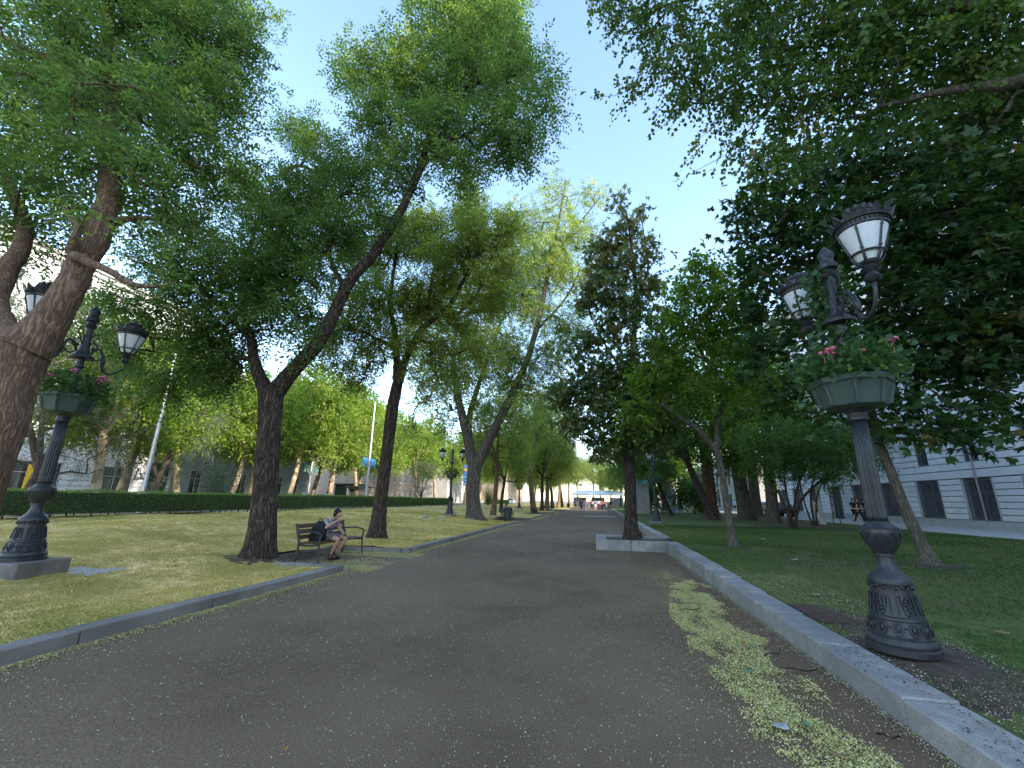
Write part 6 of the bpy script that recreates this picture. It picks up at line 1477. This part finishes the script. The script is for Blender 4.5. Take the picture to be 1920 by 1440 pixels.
keep = (vnoise(x, y, .5, 12) + .3 > rng.uniform(0, 1, n)) & ~np.array([in_bay(a, b) for a, b in zip(x, y)]); x, y = x[keep], y[keep]
zz = np.array([z_left(a, b) for a, b in zip(x, y)]) + .022
flakes('petals', 'yellow petals strewn over the dry lawn', x, y, zz, .018 + .001 * y, PETAL, 'petals', .5, .5)

# grass blades
GR_DRY = leaf_mat('dry_grass_blades', [(0, (.19, .19, .045)), (.45, (.4, .33, .09)), (1, (.66, .5, .2))], .3, .7)
GR_GRN = leaf_mat('green_grass_blades', [(0, (.036, .075, .018)), (.6, (.08, .135, .034)), (1, (.2, .185, .075))], .3, .7)
def grass(name, label, x, y, zf, m, hgt, tintf):
    n = len(x); z = np.array([zf(a, b) for a, b in zip(x, y)]) - .004
    a = rng.uniform(0, 2 * PI, n); ax = unit(np.stack([np.cos(a) * .55, np.sin(a) * .55, rng.uniform(.4, 1, n)], 1)); bx = unit(np.cross(ax, rng.normal(size=(n, 3))))
    l = hgt * rng.uniform(.5, 1.3, n) * (1 + .02 * y); w = .0075 * rng.uniform(.7, 1.4, n) * (1 + .09 * y)
    p = np.stack([x, y, z], 1)
    V = np.stack([p - bx * w[:, None] * .5, p + bx * w[:, None] * .5, p + ax * l[:, None]], 1).reshape(-1, 3)
    tag(link(name, np_mesh(name, V, np.arange(3 * n).reshape(-1, 3), m, tintf(x, y))), label, 'grass', kind='stuff')
n = 125000
y = 1.2 + 30 * rng.uniform(0, 1, n) ** 1.8; x = -5.43 - 14 * rng.uniform(0, 1, n) ** 1.4
keep = (vnoise(x, y, .45, 21) * .7 + vnoise(x, y, 1.9, 22) * .5 > .28 + rng.uniform(0, .25, n)) & ~np.array([in_bay(a, b) for a, b in zip(x, y)]) & (np.hypot(x + 8.82, y - 5.55) > .75)
x, y = x[keep], y[keep]
grass('grass', 'thin dry grass on the left bank', x, y, z_left, GR_DRY, .045, lambda x, y: np.clip(vnoise(x, y, .5, 23) * .9 + rng.normal(.02, .18, len(x)), 0, 1))
n = 125000
y = 2.0 + 24 * rng.uniform(0, 1, n) ** 1.5; x = 2.5 + 13 * rng.uniform(0, 1, n) ** 1.3
bare = np.clip((3.4 - x) * .6, 0, 1) * np.clip((7.5 - y) / 2.5, 0, 1)
keep = (vnoise(x, y, .5, 24) * .6 + vnoise(x, y, 2.1, 25) * .5 - bare > .22 + rng.uniform(0, .22, n)) & (np.hypot(x - 2.78, y - 5.15) > .55)
x, y = x[keep], y[keep]
grass('grass', 'short green grass on the shaded right lawn', x, y, z_right, GR_GRN, .05, lambda x, y: np.clip(vnoise(x, y, .45, 26) * .8 + np.clip((4.2 - x) * .3, 0, .5) + rng.normal(-.05, .16, len(x)), 0, 1))

# bare soil patches, drain cover, gravel, fallen leaves, twigs
def patch(name, label, cx, cy, rx, ry, zf, m, cat, dz=.012, n=26):
    v = [(cx, cy, zf(cx, cy) + dz + .02)]; f = []
    for k in range(n):
        a = 2 * PI * k / n; q = 1 + .16 * math.sin(3 * a + cx) + .1 * math.sin(7 * a + cy)
        xx, yy = cx + rx * q * math.cos(a), cy + ry * q * math.sin(a); v.append((xx, yy, zf(xx, yy) - .006)); f.append((0, k + 1, (k + 1) % n + 1))
    b = MB(); b.add(v, f)
    mid = [( (x + cx) / 2, (y + cy) / 2, zf((x + cx) / 2, (y + cy) / 2) + dz) for x, y, z in v[1:]]
    b = MB(); b.add([v[0]] + mid + v[1:], [(0, k + 1, (k + 1) % n + 1) for k in range(n)] + [(1 + k, 1 + n + k, 1 + n + (k + 1) % n, 1 + (k + 1) % n) for k in range(n)])
    return tag(b.build(name, m, None, smooth=True), label, cat, kind='structure')
patch('soil_patch', 'bare soil under the near right lamp', 2.95, 5.2, .62, 1.7, z_right, M['soil'], 'soil')
patch('soil_patch', 'bare soil at the foot of the tree by the near bench', -7.35, 8.55, .75, .6, z_left, M['soil'], 'soil')
patch('soil_patch', 'bare soil at the foot of the leaning thin tree', 3.85, 14.0, .45, .6, z_right, M['soil'], 'soil')
patch('soil_patch', 'bare soil at the foot of the slanting chestnut', 7.0, 11.4, .8, .7, z_right, M['soil'], 'soil')
patch('soil_patch', 'wide bare soil under the dark maples', 11.4, 27.0, 3.2, 4.2, z_right, M['soil'], 'soil')
patch('gravel_patch', 'pale gravel beside the left lamp block', -8.35, 6.3, .42, .42, z_left, M['gravel'], 'gravel')
dc = empty('drain_cover', (2.72, 6.55, z_right(2.72, 6.55) + .012), .05, 'rusty ribbed inspection cover beside the near right lamp', 'drain cover')
q = MB(); q.box((0, 0, .0), (.42, .85, .03)); q.build('plate', mat('rust_mat', (.06, .042, .034), (.1, .07, .055), 12, .8, .3), dc, bevel=.004)
q = MB()
for k in range(11): q.box((0, -.36 + k * .072, .018), (.36, .022, .012))
q.build('rib', mat('rust_rib_mat', (.075, .05, .04), (.11, .08, .06), 12, .8, .3), dc)
LM = {'tan': mat('tan_leaf_mat', (.34, .2, .1), (.42, .27, .14), 20, .7), 'grey': mat('grey_leaf_mat', (.42, .45, .42), (.52, .54, .5), 20, .7), 'green': mat('green_leaf_mat', (.14, .26, .14), (.2, .33, .18), 20, .6), 'orange': mat('orange_leaf_mat', (.5, .22, .04), (.55, .3, .06), 20, .6)}
def fallen(label, x, y, z, rz, L, Wd, m, lobed=False):
    n = 15; v = []; 
    for k in range(n):
        t = 2 * PI * k / n
        if lobed: r = L * .5 * (.55 + .45 * abs(math.cos(2.5 * t))); px, py = r * math.cos(t), r * math.sin(t)
        else: px, py = L * .5 * math.cos(t), Wd * .5 * math.sin(t) * (1 - .25 * math.cos(t))
        v.append((px, py, .012 + .018 * (px / L) ** 2 * 4 + .012 * abs(py / Wd)))
    b = MB(); b.add([(0, 0, .008)] + v + [(p_[0], p_[1], p_[2] - .002) for p_ in v], [(0, k + 1, (k + 1) % n + 1) for k in range(n)] + [(k + 1, n + k + 1, n + (k + 1) % n + 1, (k + 1) % n + 1) for k in range(n)])
    tag(b.build('fallen_leaf', LM[m], None, smooth=True, loc=(x, y, z), rot=(0, 0, rz)), label, 'leaf', 'fallen leaves')
fallen('pale lobed leaf lying on the petal drift', 1.18, 3.72, .02, .6, .11, .1, 'grey', True)
fallen('long tan leaf on the path at the bottom edge', 1.40, 3.44, .01, -.5, .13, .04, 'tan')
fallen('small green leaf in the drift near the bottom edge', 1.36, 3.78, .02, 1.2, .07, .05, 'green')
fallen('orange leaf in the middle of the petal drift', 1.5, 5.6, .02, .3, .07, .05, 'orange')
fallen('grey-green leaf in the far part of the drift', 1.57, 5.5, .02, 2.0, .09, .06, 'green')
fallen('green leaf on the drift near the twigs', 1.3, 4.75, .02, 2.6, .1, .05, 'green')
fallen('yellow leaf on the dark path near the left bottom edge', -1.9, 2.75, .008, 1.0, .04, .025, 'orange')
fallen('tan leaf on the lawn right of the near lamp', 4.2, 6.0, z_right(4.2, 6.0) + .02, 1.0, .13, .1, 'tan', True)
fallen('pale leaf on the lawn left of the near lamp', 3.1, 7.6, z_right(3.1, 7.6) + .02, .3, .16, .1, 'green', True)
fallen('pale leaf on the lawn below the thin leaning tree', 4.3, 11.3, z_right(4.3, 11.3) + .02, .3, .18, .1, 'grey', True)
fallen('pale leaf on the lawn between tree and maples', 5.6, 17.0, z_right(5.6, 17.0) + .02, 1.3, .22, .14, 'grey', True)
for i, (x, y, rz, L, lb) in enumerate([(1.72, 5.35, .5, .26, 'curved dark twig at the right border of the drift'), (1.78, 4.92, -.2, .3, 'second dark twig close to the kerb'), (1.25, 7.1, .1, .32, 'thin straight twig across the far drift'), (1.83, 3.75, -.8, .12, 'short dark stick near the kerb foot')]):
    t = MB(); t.tube(smooth_curve([(-L / 2, 0, .012), (-L / 6, .02, .02), (L / 6, -.015, .018), (L / 2, .04, .035)]), .006, 5)
    tag(t.build('twig', BARK['dark'], None, loc=(x, y, .012), rot=(0, 0, rz)), lb, 'twig', 'fallen twigs')
for i, (x, y, lb) in enumerate([(-9.9, 24.8, 'crumpled pale plastic sheet on the far lawn, larger piece'), (-9.3, 25.9, 'flat pale scrap of paper on the far lawn, smaller piece')]):
    t = MB(); n = 6; vs = [((a - 2.5) * .09 * (1.2 - .4 * i), (c - 2.5) * .07, random.uniform(.01, .1 - .05 * i)) for a in range(n) for c in range(n)]
    t.add(vs, [(a * n + c, a * n + c + 1, (a + 1) * n + c + 1, (a + 1) * n + c) for a in range(n - 1) for c in range(n - 1)])
    tag(t.build('litter', mat('plastic_mat_%d' % i, (.5, .6, .68), None, 3, .4), None, loc=(x, y, z_left(x, y) + .02)), lb, 'litter', 'litter on the lawn')
